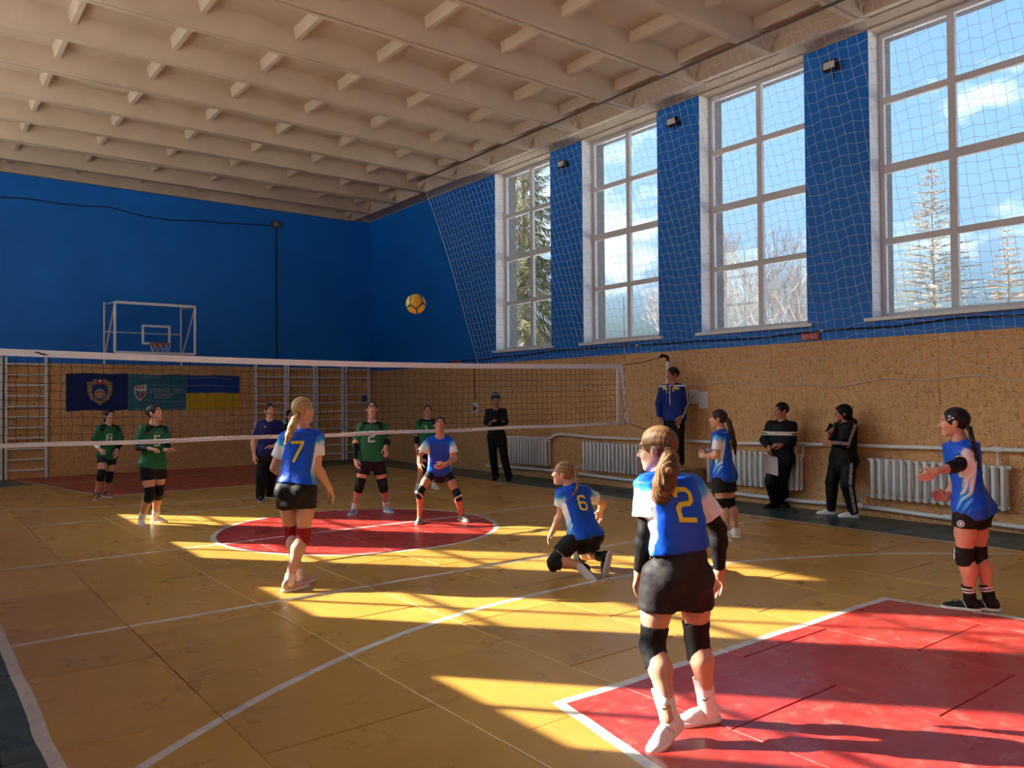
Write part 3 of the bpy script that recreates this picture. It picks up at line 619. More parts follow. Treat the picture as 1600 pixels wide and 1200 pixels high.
lc = MB()
for x0_, x1_ in ((-2.7, -1.2), (-.15, 1.7)):
    x = x0_
    while x < x1_:
        z = bot(x) + .018; lc.tube(rel([(x, -.0085, z + .024), (x + .012, -.0095, z + .002), (x + .07, -.0095, z - .002), (x + .115, -.0085, z + .004), (x + .125, -.0085, z + .026)], no), .0022, 4, cap=False); x += .14
obj('lacing', lc, M_CABLE, t)
obj('tape_mark', MB().prism([(a - no.x, b - no.z) for a, b in ((-3.705, 2.205), (-3.66, 2.212), (-3.63, 2.198), (-3.60, 2.192), (-3.56, 2.180), (-3.60, 2.176), (-3.64, 2.184), (-3.66, 2.196))], -.0115, -.0095, 'y'), M_CABLE, t)

# the ball in the air ---------------------------------------------------------
t = thing('volleyball', 'yellow and green volleyball in the air above the net', 'ball', (-.50, -2.31, 2.69))
bm = bmesh.new(); bmesh.ops.create_icosphere(bm, subdivisions=5, radius=.105)
view = Vector((-4.28, -7.18, -1.0)).normalized(); up_ = Vector((0, 0, 1)); rt = view.cross(up_).normalized() * -1; up_ = rt.cross(view) * -1
if up_.z < 0: up_ = -up_
me = bpy.data.meshes.new('cover'); bm.to_mesh(me); bm.free()
for m in (mat('ball_yellow', (.72, .38, .015), .45, .4, var=.05), mat('ball_green', (.010, .085, .045), .45, .4), mat('ball_white', (.70, .68, .62), .45, .4)): me.materials.append(m)
ang = {}
centres = [Vector(v).normalized() for v in ((.0, .30, .95), (-.95, .1, .3), (.75, -.55, .5), (-.55, -.75, .45), (0, -.4, -.9), (.6, .7, -.4), (-.5, .6, -.6), (.97, .25, .1))]
for p in me.polygons:
    n = p.normal; q = Vector((n.dot(rt), n.dot(up_), n.dot(view)))
    d = sorted((q - c_).length for c_ in centres); e = d[1] - d[0]
    p.material_index = 1 if e < .17 else 2 if e < .20 else 0
    p.use_smooth = True
for v in me.vertices:
    n = v.co.normalized(); q = Vector((n.dot(rt), n.dot(up_), n.dot(view))); d = sorted((q - c_).length for c_ in centres); e = d[1] - d[0]
    v.co *= 1 - .020 * math.exp(-(e / .03) ** 2)
link('cover', me, t)
# ------------------------------------------------------------------ people: implicit surfaces, meshed with surface nets
F4 = np.float32
def smin(a, b, k):
    h = np.clip(0.5 + 0.5 * (b - a) / k, 0, 1); return b + (a - b) * h - k * h * (1 - h)
def cone(P, a, b, ra, rb):
    a = np.asarray(a, F4); ba = np.asarray(b, F4) - a; q = P - a
    t = np.clip(q @ ba / max(float(ba @ ba), 1e-9), 0, 1); return np.sqrt(((q - t[:, None] * ba) ** 2).sum(1)) - (ra + (rb - ra) * t)
def ell(P, c, r, R=None):
    q = P - np.asarray(c, F4)
    if R is not None: q = q @ R
    r = np.asarray(r, F4); k0 = np.sqrt(((q / r) ** 2).sum(1)); k1 = np.sqrt(((q / (r * r)) ** 2).sum(1)) + 1e-9
    return k0 * (k0 - 1) / k1
def nrm(v): v = np.asarray(v, float); return v / (np.linalg.norm(v) + 1e-12)
_CO = np.array([(i, j, k) for i in (0, 1) for j in (0, 1) for k in (0, 1)])
_ED = [(a, b) for a in range(8) for b in range(a + 1, 8) if abs(_CO[a] - _CO[b]).sum() == 1]
def polygonise(f, lo, hi, r):
    """mesh of f<0 inside the box lo..hi; coarse pass first, then only the cells near the surface"""
    lo = np.asarray(lo, float) - 2 * r; B = 4
    nb = np.maximum(2, np.ceil((np.asarray(hi, float) + 2 * r - lo) / (r * B)).astype(int)); n = nb * B + 1
    ci = np.stack(np.meshgrid(*[np.arange(k) for k in nb], indexing='ij'), -1).reshape(-1, 3)
    d = f((lo + (ci * B + B / 2) * r).astype(F4)); near = np.abs(d) < r * B * 1.25
    V = np.repeat(np.repeat(np.repeat(d.reshape(nb), B, 0), B, 1), B, 2); V = np.pad(V, ((0, 1),) * 3, mode='edge').astype(F4)
    loc = np.stack(np.meshgrid(*[np.arange(B + 1)] * 3, indexing='ij'), -1).reshape(-1, 3)
    idx = (ci[near][:, None, :] * B + loc[None]).reshape(-1, 3); flat = np.unique((idx[:, 0] * n[1] + idx[:, 1]) * n[2] + idx[:, 2])
    pi = np.stack(np.unravel_index(flat, n), -1); V.reshape(-1)[flat] = f((lo + pi * r).astype(F4))
    S_ = V < 0
    cnt = np.zeros(n - 1, np.int8)
    for c in _CO: cnt += S_[c[0]:c[0] + n[0] - 1, c[1]:c[1] + n[1] - 1, c[2]:c[2] + n[2] - 1]
    act = np.argwhere((cnt > 0) & (cnt < 8))
    if not len(act): return np.zeros((0, 3)), np.zeros((0, 4), int)
    cv = np.stack([V[act[:, 0] + c[0], act[:, 1] + c[1], act[:, 2] + c[2]] for c in _CO], 1)
    acc = np.zeros((len(act), 3)); w = np.zeros(len(act))
    for a, b in _ED:
        va, vb = cv[:, a], cv[:, b]; m = (va < 0) != (vb < 0); t = np.where(m, va / np.where(m, va - vb, 1), 0)
        acc += m[:, None] * (_CO[a] + t[:, None] * (_CO[b] - _CO[a])); w += m
    vert = lo + (act + acc / w[:, None]) * r
    vid = -np.ones(n - 1, int); vid[act[:, 0], act[:, 1], act[:, 2]] = np.arange(len(act)); quads = []
    for ax in range(3):
        o1, o2 = (ax + 1) % 3, (ax + 2) % 3; A = [slice(None)] * 3; C = [slice(None)] * 3; A[ax] = slice(0, n[ax] - 1); C[ax] = slice(1, n[ax])
        s0, s1 = S_[tuple(A)], S_[tuple(C)]; e = np.argwhere(s0 != s1); e = e[(e[:, o1] > 0) & (e[:, o2] > 0) & (e[:, o1] < n[o1] - 1) & (e[:, o2] < n[o2] - 1)]
        fl = s0[e[:, 0], e[:, 1], e[:, 2]]
        q = []
        for d1, d2 in ((-1, -1), (0, -1), (0, 0), (-1, 0)):
            c = e.copy(); c[:, o1] += d1; c[:, o2] += d2; q.append(vid[c[:, 0], c[:, 1], c[:, 2]])
        q = np.stack(q, 1); q[~fl] = q[~fl][:, ::-1]; quads.append(q)
    q = np.concatenate(quads); return vert, q[(q >= 0).all(1)]
def relax(v, q, it=1):
    for _ in range(it):
        s = np.zeros_like(v); c = np.zeros(len(v))
        for i in range(4):
            a, b = q[:, i], q[:, (i + 1) % 4]; np.add.at(s, a, v[b]); np.add.at(s, b, v[a]); np.add.at(c, a, 1); np.add.at(c, b, 1)
        v = v * .5 + .5 * s / np.maximum(c, 1)[:, None]
    return v
def np_mesh(name, parts, mats, origin, colf=None):
    """parts: [(verts, quads)] joined into one mesh, smooth shaded, point colours from colf(world positions)"""
    vs = []; qs = []; o = 0
    for v, q in parts: vs.append(v); qs.append(q + o); o += len(v)
    v = np.concatenate(vs); q = np.concatenate(qs); me = bpy.data.meshes.new(name)
    me.vertices.add(len(v)); me.vertices.foreach_set('co', (v - origin).astype(F4).ravel()); me.loops.add(q.size); me.loops.foreach_set('vertex_index', q.ravel().astype(np.int32))
    me.polygons.add(len(q)); me.polygons.foreach_set('loop_start', np.arange(0, q.size, 4, dtype=np.int32)); me.polygons.foreach_set('use_smooth', np.ones(len(q), bool))
    me.update(calc_edges=True); me.validate()
    for m in (mats if isinstance(mats, (list, tuple)) else [mats]): me.materials.append(m)
    if colf is not None:
        c = np.ones((len(v), 4), F4); c[:, :3] = colf(v); a = me.color_attributes.new('Col', 'FLOAT_COLOR', 'POINT'); a.data.foreach_set('color', c.ravel())
    return me
def hashn(P, s, seed=0):
    """cheap smooth 3-D noise in -1..1"""
    q = P * s + seed * 7.31
    return (np.sin(q[:, 0] * 1.7 + 1.3 * np.sin(q[:, 1] * 1.1 + seed)) + np.sin(q[:, 1] * 1.9 + 1.2 * np.sin(q[:, 2] * 1.3 + 2 * seed)) + np.sin(q[:, 2] * 2.1 + 1.4 * np.sin(q[:, 0] * .9))) / 3
def lin(r, g, b): return np.array([((c / 255) / 12.92 if c / 255 < .04045 else ((c / 255 + .055) / 1.055) ** 2.4) for c in (r, g, b)])

M_SKIN = vcol_mat('skin', .5, .35, sub=.12, var=.05, bscale=30)
M_CLOTH = vcol_mat('sports_cloth', .62, .25, bmp=.004, bscale=22, var=.06)
M_SHINY = vcol_mat('jersey_cloth', .48, .3, bmp=.004, bscale=16, var=.05)
M_HAIR = vcol_mat('hair', .50, .22, bmp=.004, bscale=85, stretch=(1, 1, .12), var=.45)
M_SHOE = vcol_mat('shoe', .55, .35, bmp=.001, bscale=60, var=.06)

TS_T = np.array([-.15, 0, .15, .28, .45, .58, .70, .85, .95, 1.0])
TS_F = np.array([(.060, .052, .052), (.076, .060, .064), (.090, .062, .070), (.088, .062, .066), (.074, .056, .054), (.077, .061, .055), (.084, .068, .060), (.084, .060, .060), (.058, .044, .050), (.036, .036, .040)])
TS_M = np.array([(.058, .054, .054), (.074, .060, .062), (.088, .066, .066), (.088, .066, .064), (.087, .067, .060), (.093, .071, .062), (.101, .074, .066), (.098, .066, .066), (.066, .047, .053), (.040, .039, .043)])
class Figure:
    def __init__(s, n, st):
        p = POSE[n]; s.n = n; s.p = p; s.st = st; s.H = p['H']; s.J = {k: np.array(v, float) for k, v in p.items() if isinstance(v, tuple) and k != 'hair'}
        J = s.J; s.fat = st.get('fat', 1.0); H = s.H
        s.hm = (J['hipR'] + J['hipL']) / 2; ax = nrm(J['neck'] - s.hm); s.P0 = s.hm - ax * .055 * H; s.L = np.linalg.norm(J['neck'] - s.P0); s.ax = ax
        rp = nrm(J['hipR'] - J['hipL']); rc = nrm(J['shR'] - J['shL']); s.rp, s.rc = rp, rc
        s.prof = (TS_M if st.get('male') else TS_F).copy(); s.prof *= s.fat; s.prof[-1] /= s.fat
        s.org = np.array([s.hm[0], s.hm[1], st.get('z0', 0.0)])
        h, e = math.radians(p['hd']), math.radians(p['hp']); s.hf = np.array([math.cos(h) * math.cos(e), math.sin(h) * math.cos(e), math.sin(e)]); s.hr = nrm(np.cross(s.hf, (0, 0, 1))); s.hu = np.cross(s.hr, s.hf)
        s.hs = st.get('hs', H / 1.65 * 1.02); s.HR = np.stack([s.hr, s.hf, s.hu], 1)          # columns: right, forward, up
    def tuv(s, P):
        q = P - s.P0.astype(F4); t = q @ s.ax.astype(F4) / s.L; w = np.clip((t - .1) / .8, 0, 1)[:, None]
        r = s.rp * (1 - w) + s.rc * w; r = r - (r @ s.ax)[:, None] * s.ax; r /= np.linalg.norm(r, axis=1, keepdims=True) + 1e-9
        f = np.cross(np.broadcast_to(s.ax, r.shape), r); b = s.st.get('bend', 0.0) * s.H * np.sin(np.clip(t, 0, 1) * PI)
        return t, (q * r).sum(1), (q * f).sum(1) - b
    def torso(s, P, grow=0.0, t0=0.0, t1=.935, minw=0.0, flare=0.0):
        t, u, v = s.tuv(P); tc_ = np.clip(t, t0, t1); H = s.H
        a = np.interp(tc_, TS_T, s.prof[:, 0]) * H; bf = np.interp(tc_, TS_T, s.prof[:, 1]) * H; bb = np.interp(tc_, TS_T, s.prof[:, 2]) * H
        a = np.maximum(a, minw * H) + grow + flare * np.clip(.35 - tc_, 0, 1); b = np.where(v > 0, np.maximum(bf, minw * H * .68), np.maximum(bb, minw * H * .68)) + grow + flare * np.clip(.35 - tc_, 0, 1)
        k0 = ((np.abs(u) / a) ** 2.3 + (np.abs(v) / b) ** 2.3) ** (1 / 2.3); d = (k0 - 1) * np.minimum(a, b) * .92
        dz = np.abs(t - tc_) * s.L; return np.where(dz > 0, np.sqrt(np.maximum(d, 0) ** 2 + dz ** 2) - np.where(d < 0, 0, 0), d)
    def buttock(s, P, g=0.0):
        H = s.H; f = np.cross(s.ax, s.rp); d = None
        for q in 'RL':
            c = s.J['hip' + q] - f * .028 * H - s.ax * .012 * H - (s.J['hip' + q] - s.hm) * .12
            e = np.sqrt(((P - c.astype(F4)) ** 2).sum(1)) - (.050 * H * s.fat + g); d = e if d is None else smin(d, e, .02)
        return d
    def leg(s, P, q, g=0.0, part='all'):
        J, H, ft = s.J, s.H, s.fat ** .8; hp, kn, an = J['hip' + q], J['kn' + q], J['an' + q]; out = s.out(q); hp2 = hp + out * .003 * H
        d = None
        if part in ('all', 'thigh'):
            m = hp2 * .45 + kn * .55; d = smin(cone(P, hp2, m, .049 * H * ft + g, .044 * H * ft + g), cone(P, m, kn, .044 * H * ft + g, .033 * H * s.fat ** .5 + g), .03)
        if part in ('all', 'shin'):
            back = s.back(q); m = kn * .68 + an * .32 + back * .012 * H; e = smin(cone(P, kn, m, .032 * H * s.fat ** .5 + g, .036 * H * ft + g), cone(P, m, an, .034 * H * ft + g, .0215 * H + g), .03)
            d = e if d is None else smin(d, e, .02)
        return d
    def out(s, q): return s.rp if q == 'R' else -s.rp
    def back(s, q):
        J = s.J; m = (J['hip' + q] + J['an' + q]) / 2; b = m - J['kn' + q]
        fwd = np.cross(s.ax, s.rp); b = b * 6 - fwd * .3; a = nrm(J['kn' + q] - J['an' + q]); return nrm(b - a * (b @ a))
    def arm(s, P, q, g=0.0, part='all'):
        J, H, ft = s.J, s.H, s.fat ** .6; sh, el, wr = J['sh' + q], J['el' + q], J['wr' + q]; d = None
        if part in ('all', 'upper'):
            d = cone(P, sh, el, .031 * H * ft + g, .0245 * H * ft + g); d = smin(d, np.sqrt(((P - sh.astype(F4)) ** 2).sum(1)) - (.0295 * H * ft + g), .02)
        if part in ('all', 'fore'):
            m = el * .7 + wr * .3; e = smin(cone(P, el, m, .024 * H * ft + g, .026 * H * ft + g), cone(P, m, wr, .025 * H * ft + g, .0162 * H + g), .02); d = e if d is None else smin(d, e, .015)
        return d
    def body(s, P):
        J, H = s.J, s.H; d = s.torso(P); d = smin(d, s.buttock(P), .03)
        for q in 'RL':
            d = smin(d, s.leg(P, q), .022); d = smin(d, s.arm(P, q), .028)
            c = J['neck'] + (J['sh' + q] - J['neck']) * .55 - s.ax * .012 * H; d = smin(d, cone(P, J['neck'] - s.ax * .004 * H, c, .028 * H, .030 * H), .03)
            a, t = s.foot(q); d = smin(d, cone(P, J['an' + q], a, .018 * H, .017 * H), .02); d = smin(d, cone(P, a, t, .016 * H, .011 * H), .012)
        hb = s.J['head'] - s.hu * .05 * s.hs - s.hf * .012; d = smin(d, cone(P, J['neck'] - s.ax * .02 * H, hb, .031 * H * (1.18 if s.st.get('male') else 1), .029 * H), .02); return d
    def footframe(s, q):
        if 'feet' in s.st: f, u = s.st['feet'][q]; f = nrm(f); u = nrm(np.asarray(u) - f * (f @ np.asarray(u))); return f, u
        h, p = [math.radians(a) for a in s.p['ft' + q]]; f = np.array([math.cos(h) * math.cos(p), math.sin(h) * math.cos(p), -math.sin(p)]); r = nrm(np.cross(f, (0, 0, 1))); return f, np.cross(r, f)
    def foot(s, q):
        f, u = s.footframe(q); H = s.H; a = s.J['an' + q]; hl = a - u * .030 * H - f * .018 * H; return hl + u * .008 * H, hl + f * .105 * H - u * .004 * H
    def head_sdf(s, P):
        q = ((P - s.J['head'].astype(F4)) @ s.HR.astype(F4)) / s.hs; m = 1.0 if not s.st.get('male') else 1.06
        d = ell(q, (0, -.012, .030), (.073, .094, .088)); d = smin(d, ell(q, (0, .028, -.040), (.056 * m, .060, .064)), .03); d = smin(d, ell(q, (0, .062, -.088), (.026 * m, .022, .022)), .025)
        for sx in (-1, 1):
            d = smin(d, ell(q, (sx * .036, .060, -.022), (.022, .020, .022)), .02); d = smin(d, ell(q, (sx * .030, .079, .030), (.024, .010, .008)), .012)
            d = -smin(-d, ell(q, (sx * .031, .094, .010), (.018, .014, .012)), .010)
            d = smin(d, ell(q, (sx * .031, .0755, .0185), (.0155, .0095, .0062)), .004); d = smin(d, ell(q, (sx * .031, .0755, .001), (.0145, .0085, .0045)), .004)
            e = ell(q, (sx * .075, -.008, -.004), (.009, .020, .031)); e = smin(e, -ell(q, (sx * .084, -.004, -.002), (.006, .011, .018)) * -1, .001); d = smin(d, e, .006)
        d = smin(d, cone(q, (0, .082, .022), (0, .104, -.020), .007, .0115), .010); d = smin(d, ell(q, (0, .094, -.024), (.017, .012, .008)), .008)
        d = smin(d, ell(q, (0, .0835, -.050), (.022, .010, .0055)), .006); d = smin(d, ell(q, (0, .081, -.061), (.019, .010, .006)), .006); d = -smin(-d, ell(q, (0, .096, -.0555), (.022, .008, .0018)), .003)
        d = d * s.hs
        hb = s.J['head'] - s.hu * .045 * s.hs - s.hf * .012; return smin(d, cone(P, s.J['neck'], hb, .0315 * s.H * (1.16 if s.st.get('male') else 1), .029 * s.H), .02)
    def skin_col(s, P):
        base = s.st.get('skin', lin(205, 150, 122)); c = np.tile(base, (len(P), 1)); q = ((P - s.J['head']) @ s.HR) / s.hs
        lips = ell(q, (0, .090, -.0555), (.024, .016, .011)) < 0; c[lips] = base * np.array([.86, .55, .55])
        ck = np.exp(-(((np.abs(q[:, 0]) - .040) / .020) ** 2 + ((q[:, 2] + .025) / .020) ** 2)) * (q[:, 1] > .02) * (np.abs(q[:, 2]) < .12); c *= 1 - ck[:, None] * np.array([.02, .16, .16])
        br = (np.abs(q[:, 2] - .034 + np.abs(np.abs(q[:, 0]) - .03) * .15) < .0040) & (np.abs(np.abs(q[:, 0]) - .031) < .020) & (q[:, 1] > .05); c[br] = (s.st.get('brow', lin(60, 40, 30)) + base * .25)
        return c
    def hand(s, q, r, curl=.45, spread=1.0):
        J, H = s.J, s.H; w = J['wr' + q]; d = nrm(J['ha' + q]); fore = nrm(w - J['el' + q]); sc = H / 1.68
        cu = s.st.get('curl', {}).get(q, curl); side = s.st.get('thumb', {}).get(q)
        if side is None: side = np.cross(s.ax, s.rp) * .8 - s.out(q) * .45      # thumbs turned forward and in
        side = nrm(np.asarray(side, float) - d * (np.asarray(side, float) @ d)); pn = np.cross(d, side) * (1 if q == 'L' else -1)     # palm normal
        if pn @ (s.hm - w) < 0 and 'thumb' not in s.st: pn = -pn
        def W_(a, b, c): return w + (d * a + side * b + pn * c) * sc
        prims = [(w - fore * .035, w, .0165 * H * .97, .0155 * H, 0.012), (w, W_(.03, 0, 0), .0155 * H, .018 * sc, .015)]; K = []
        for b, ln in ((.030, .072), (.010, .080), (-.010, .074), (-.029, .058)):
            k = (.083 - abs(b - .008) * .28, b, -.002); prims.append((W_(.012, b * .55, 0), W_(*k), .0125 * sc, .0108 * sc, .014)); K.append((k, ln))
        fing = []
        for i, (k, ln) in enumerate(K):
            a = cu * (.75 + .12 * i); p0 = np.array(k); ang = 0.12 + a * .5
            for j, fr_ in enumerate((.45, .32, .23)):
                ang += a * (.55 if j else .3); dv = np.array([math.cos(ang), (k[1] * .9 * spread) * (1 - j * .3), math.sin(ang)]); p1 = p0 + dv * ln * fr_; fing.append((W_(*p0), W_(*p1), (.0092 - .0009 * j) * sc, (.0085 - .0010 * j) * sc, .003)); p0 = p1
        t0 = np.array((.018, .024, .006)); t1 = t0 + np.array((.028, .024, .012)); t2 = t1 + np.array((.029, .008, .010)); t3 = t2 + np.array((.022, .001, .006))
        fing += [(W_(*t0), W_(*t1), .0135 * sc, .0105 * sc, .012), (W_(*t1), W_(*t2), .0105 * sc, .0092 * sc, .004), (W_(*t2), W_(*t3), .0092 * sc, .0075 * sc, .003)]
        allp = prims + fing
        def f(P):
            dd = None
            for a, b, ra, rb, k in allp: e = cone(P, a, b, ra, rb); dd = e if dd is None else smin(dd, e, k)
            return dd
        pts = np.array([x for a in allp for x in a[:2]]); s.hands[q] = (W_, d, side, pn)
        return polygonise(f, pts.min(0) - .02, pts.max(0) + .02, r)
    def bbox(s, names, g): p = np.array([s.J[k] for k in names]); return p.min(0) - g, p.max(0) + g

def add_col(c): return lambda P: np.tile(np.asarray(c, float), (len(P), 1))
NUMS = {  # centre lines on a 1 x 1.55 cell
 '1': [[(.22, 1.25), (.55, 1.45), (.55, .1)]], '2': [[(.1, 1.1), (.1, 1.3), (.25, 1.45), (.72, 1.45), (.9, 1.28), (.9, .98), (.72, .82), (.3, .78), (.12, .60), (.12, .1), (.98, .1)]],
 '4': [[(.78, .02), (.78, 1.45), (.70, 1.45), (.1, .55), (.1, .42), (1.02, .42)]], '5': [[(.9, 1.45), (.14, 1.45), (.14, .85), (.7, .85), (.88, .68), (.88, .28), (.7, .1), (.1, .1)]],
 '6': [[(.88, 1.2), (.88, 1.3), (.72, 1.45), (.28, 1.45), (.1, 1.28), (.1, .28), (.28, .1), (.72, .1), (.88, .28), (.88, .66), (.72, .82), (.12, .82)]],
 '7': [[(.06, 1.45), (.92, 1.45), (.92, 1.3), (.38, .0)]], '0': [[(.28, .1), (.1, .28), (.1, 1.28), (.28, 1.45), (.72, 1.45), (.88, 1.28), (.88, .28), (.72, .1), (.26, .1)]],
 '8': [[(.28, .1), (.1, .26), (.1, .64), (.26, .79), (.1, .94), (.1, 1.3), (.28, 1.45), (.72, 1.45), (.88, 1.3), (.88, .94), (.74, .79), (.88, .64), (.88, .26), (.72, .1), (.26, .1)], [(.26, .79), (.74, .79)]]}
def stroke(pts, w):
    """band along a polyline, mitred, cut to small quads"""
    pts = [np.array(p, float) for p in pts]; L, R = [], []
    for i, p in enumerate(pts):
        a = nrm(p - pts[i - 1]) if i else nrm(pts[1] - p); b = nrm(pts[i + 1] - p) if i < len(pts) - 1 else a
        na, nb_ = np.array((-a[1], a[0])), np.array((-b[1], b[0])); m = nrm(na + nb_); k = w / 2 / max(.45, m @ na); L.append(p + m * k); R.append(p - m * k)
    V, Q = [], []
    for i in range(len(pts) - 1):
        n = max(1, int(np.linalg.norm(pts[i + 1] - pts[i]) / .09)); o = len(V)
        for j in range(n + 1):
            f = j / n; l = L[i] * (1 - f) + L[i + 1] * f; r = R[i] * (1 - f) + R[i + 1] * f
            for k in range(4): V.append(l + (r - l) * k / 3)
        Q += [(o + j * 4 + k, o + j * 4 + k + 1, o + j * 4 + 5 + k, o + j * 4 + 4 + k) for j in range(n) for k in range(3)]
    return V, Q
def number_on(fig, shirt_me, txt, back, t, hgt, m, parent, du=0.0, name='number'):
    """digits laid onto the shirt by casting towards the body"""
    bm = bmesh.new(); bm.from_mesh(shirt_me); bv = BVHTree.FromBMesh(bm); bm.free()
    w = .22 if len(txt) == 1 else .20; sc = hgt / 1.55; tot = len(txt) * 1.15 - .15
    f = np.cross(fig.ax, fig.rc); r = fig.rc if not back else -fig.rc; out = -f if back else f
    if not back: r = -fig.rc
    else: r = fig.rc
    c = fig.P0 + fig.ax * fig.L * t + (fig.rc * du); vs, fs = [], []
    for i, ch in enumerate(txt):
        for pl in NUMS[ch]:
            V, Q = stroke(pl, w); o = len(vs); ok = True
            for p in V:
                P = c + (r * (p[0] + i * 1.15 - tot / 2) + fig.ax * (p[1] - .775)) * sc
                h = bv.ray_cast(Vector(P + out * .6 - fig.org), Vector(-out), 1.2)
                vs.append(tuple(np.array(h[0]) + out * .004) if h[0] is not None else tuple(P + out * .1 - fig.org))
            fs += [tuple(o + k for k in q) for q in Q]
    mb = MB().add(vs, fs); me = mb.mesh(name, m, 'all', fix=False); return link(name, me, parent)

BLUE, LBLUE, WHT_, NAVY_, GRN, DGRN, BLK = lin(8, 82, 205), lin(70, 180, 235), lin(238, 236, 234), lin(12, 16, 92), lin(32, 104, 66), lin(6, 26, 18), lin(20, 19, 22)
def jersey_col(fig):
    def f(P):
        t, u, v = fig.tuv(P); H = fig.H; c = np.tile(BLUE, (len(P), 1)); st = .5 + .5 * hashn(P, 46, 1)
        for q in 'RL':
            sh, el = fig.J['sh' + q], fig.J['el' + q]; ba = el - sh; ta = np.clip(((P - sh) @ ba) / (ba @ ba), -.5, 1); da = np.linalg.norm(P - sh - np.clip(ta, 0, 1)[:, None] * ba, axis=1)
            w = np.clip((.062 * H - da) / .012, 0, 1) * np.clip((np.abs(u) - .080 * H) / .012, 0, 1) * ((u > 0) == (q == 'R'))
            g = np.clip((ta + .10) * 2.4 + (st - .5) * .45, 0, 1); cs = np.where((g < .5)[:, None], BLUE + (LBLUE - BLUE) * np.clip(g * 2, 0, 1)[:, None], LBLUE + (WHT_ - LBLUE) * np.clip(g * 2 - 1, 0, 1)[:, None])
            c = c * (1 - w[:, None]) + cs * w[:, None]
        ang = np.abs(u) / (np.abs(u) + np.abs(v) + 1e-6); side = np.clip((ang - .76 + .10 * (fig.st.get('sidew', 0))) / .03, 0, 1) * (t < .72) * (np.abs(u) > .05 * H) * np.clip((.13 * H - np.abs(u)) / .01, 0, 1)
        ray = .5 + .5 * np.sin((u + v) * 190 / H + t * 22 + 3 * hashn(P, 20, 2)); g = np.clip((t - .18) * 3.2 + (ray - .5) * .75, 0, 1)
        cs = np.where((g < .5)[:, None], BLUE + (LBLUE - BLUE) * np.clip(g * 2, 0, 1)[:, None], LBLUE + (WHT_ - LBLUE) * np.clip(g * 2 - 1, 0, 1)[:, None]); return c * (1 - side[:, None]) + cs * side[:, None]
    return f
def green_col(fig):
    def f(P):
        t, u, v = fig.tuv(P); c = np.tile(GRN, (len(P), 1)); au = np.abs(u) / fig.H; band = (t > .80) & (np.abs(au - .075 - (t - .9) * -.12) < .020); c[band] = DGRN
        c[(t > .93) & (au < .048)] = DGRN
        for q in 'RL':
            sh, el = fig.J['sh' + q], fig.J['el' + q]; ba = el - sh; ta = ((P - sh) @ ba) / (ba @ ba); m = (ta > .2) & (au > .1) & (hashn(P, 60, 4) > .1); c[m] = c[m] * .8
        return c
    return f
def tee_col(base, stripe):
    def f2(fig):
        def f(P):
            t, u, v = fig.tuv(P); c = np.tile(base, (len(P), 1))
            for q in 'RL':
                sh, el = fig.J['sh' + q], fig.J['el' + q]; ax = nrm(el - sh); o = fig.out(q); o = nrm(o - ax * (o @ ax)); z = np.cross(ax, o); d = (P - sh) @ z; far = ((P - sh) @ o) > .012
                if fig.st.get('sleeve', .6) > 1:
                    wr = fig.J['wr' + q]; ax2 = nrm(wr - el); o2 = nrm(o - ax2 * (o @ ax2)); z2 = np.cross(ax2, o2); fo = ((P - el) @ ax2) > 0; d = np.where(fo, (P - el) @ z2, d); far = np.where(fo, ((P - el) @ o2) > .008, far)
                for k in (-.012, .012): c[far & (np.abs(d - k) < .0075) & (np.abs(u) > .07 * fig.H)] = stripe
            if fig.st.get('collar'): c[(t > .93) & (np.abs(u) < .060 * fig.H) & (np.abs(np.abs(u) - (t - .93) * .5 * fig.H) < .010)] = stripe
            if fig.st.get('yoke'):
                fr = v > .01; c[fr & (t > .90) & (t < .945) & (np.abs(u) > .035 * fig.H)] = WHT_; c[fr & (t > .835) & (t < .885) & (np.abs(u) > .02 * fig.H) & (np.abs(u) < .085 * fig.H)] = lin(225, 190, 60)
                c[fr & (np.abs(u) < .005) & (t > .45)] = WHT_; c[fr & (t > .93) & (np.abs(u) < .02 * fig.H)] = WHT_
            if fig.st.get('tee_white'): c[(v > .0) & (t > .90) & (np.abs(u) < (t - .90) * .55 * fig.H)] = WHT_
            return c
        return f
    return f2
def sweater_col(fig):
    def f(P):
        t, u, v = fig.tuv(P); c = np.tile(lin(9, 9, 11), (len(P), 1)); z = P[:, 2] - fig.P0[2]; zs = fig.L * fig.ax[2]; h = z / zs + .05 * np.clip(np.abs(u) / fig.H - .09, 0, 1)
        c[h < .62] = lin(14, 22, 36); c[(h > .66) & (h < .745)] = lin(225, 220, 212); arm = np.abs(u) > .098 * fig.H; c[arm & (h > .685) & (h < .715)] = lin(9, 9, 11); c[(h > .76)] = lin(9, 9, 11); return c
    return f
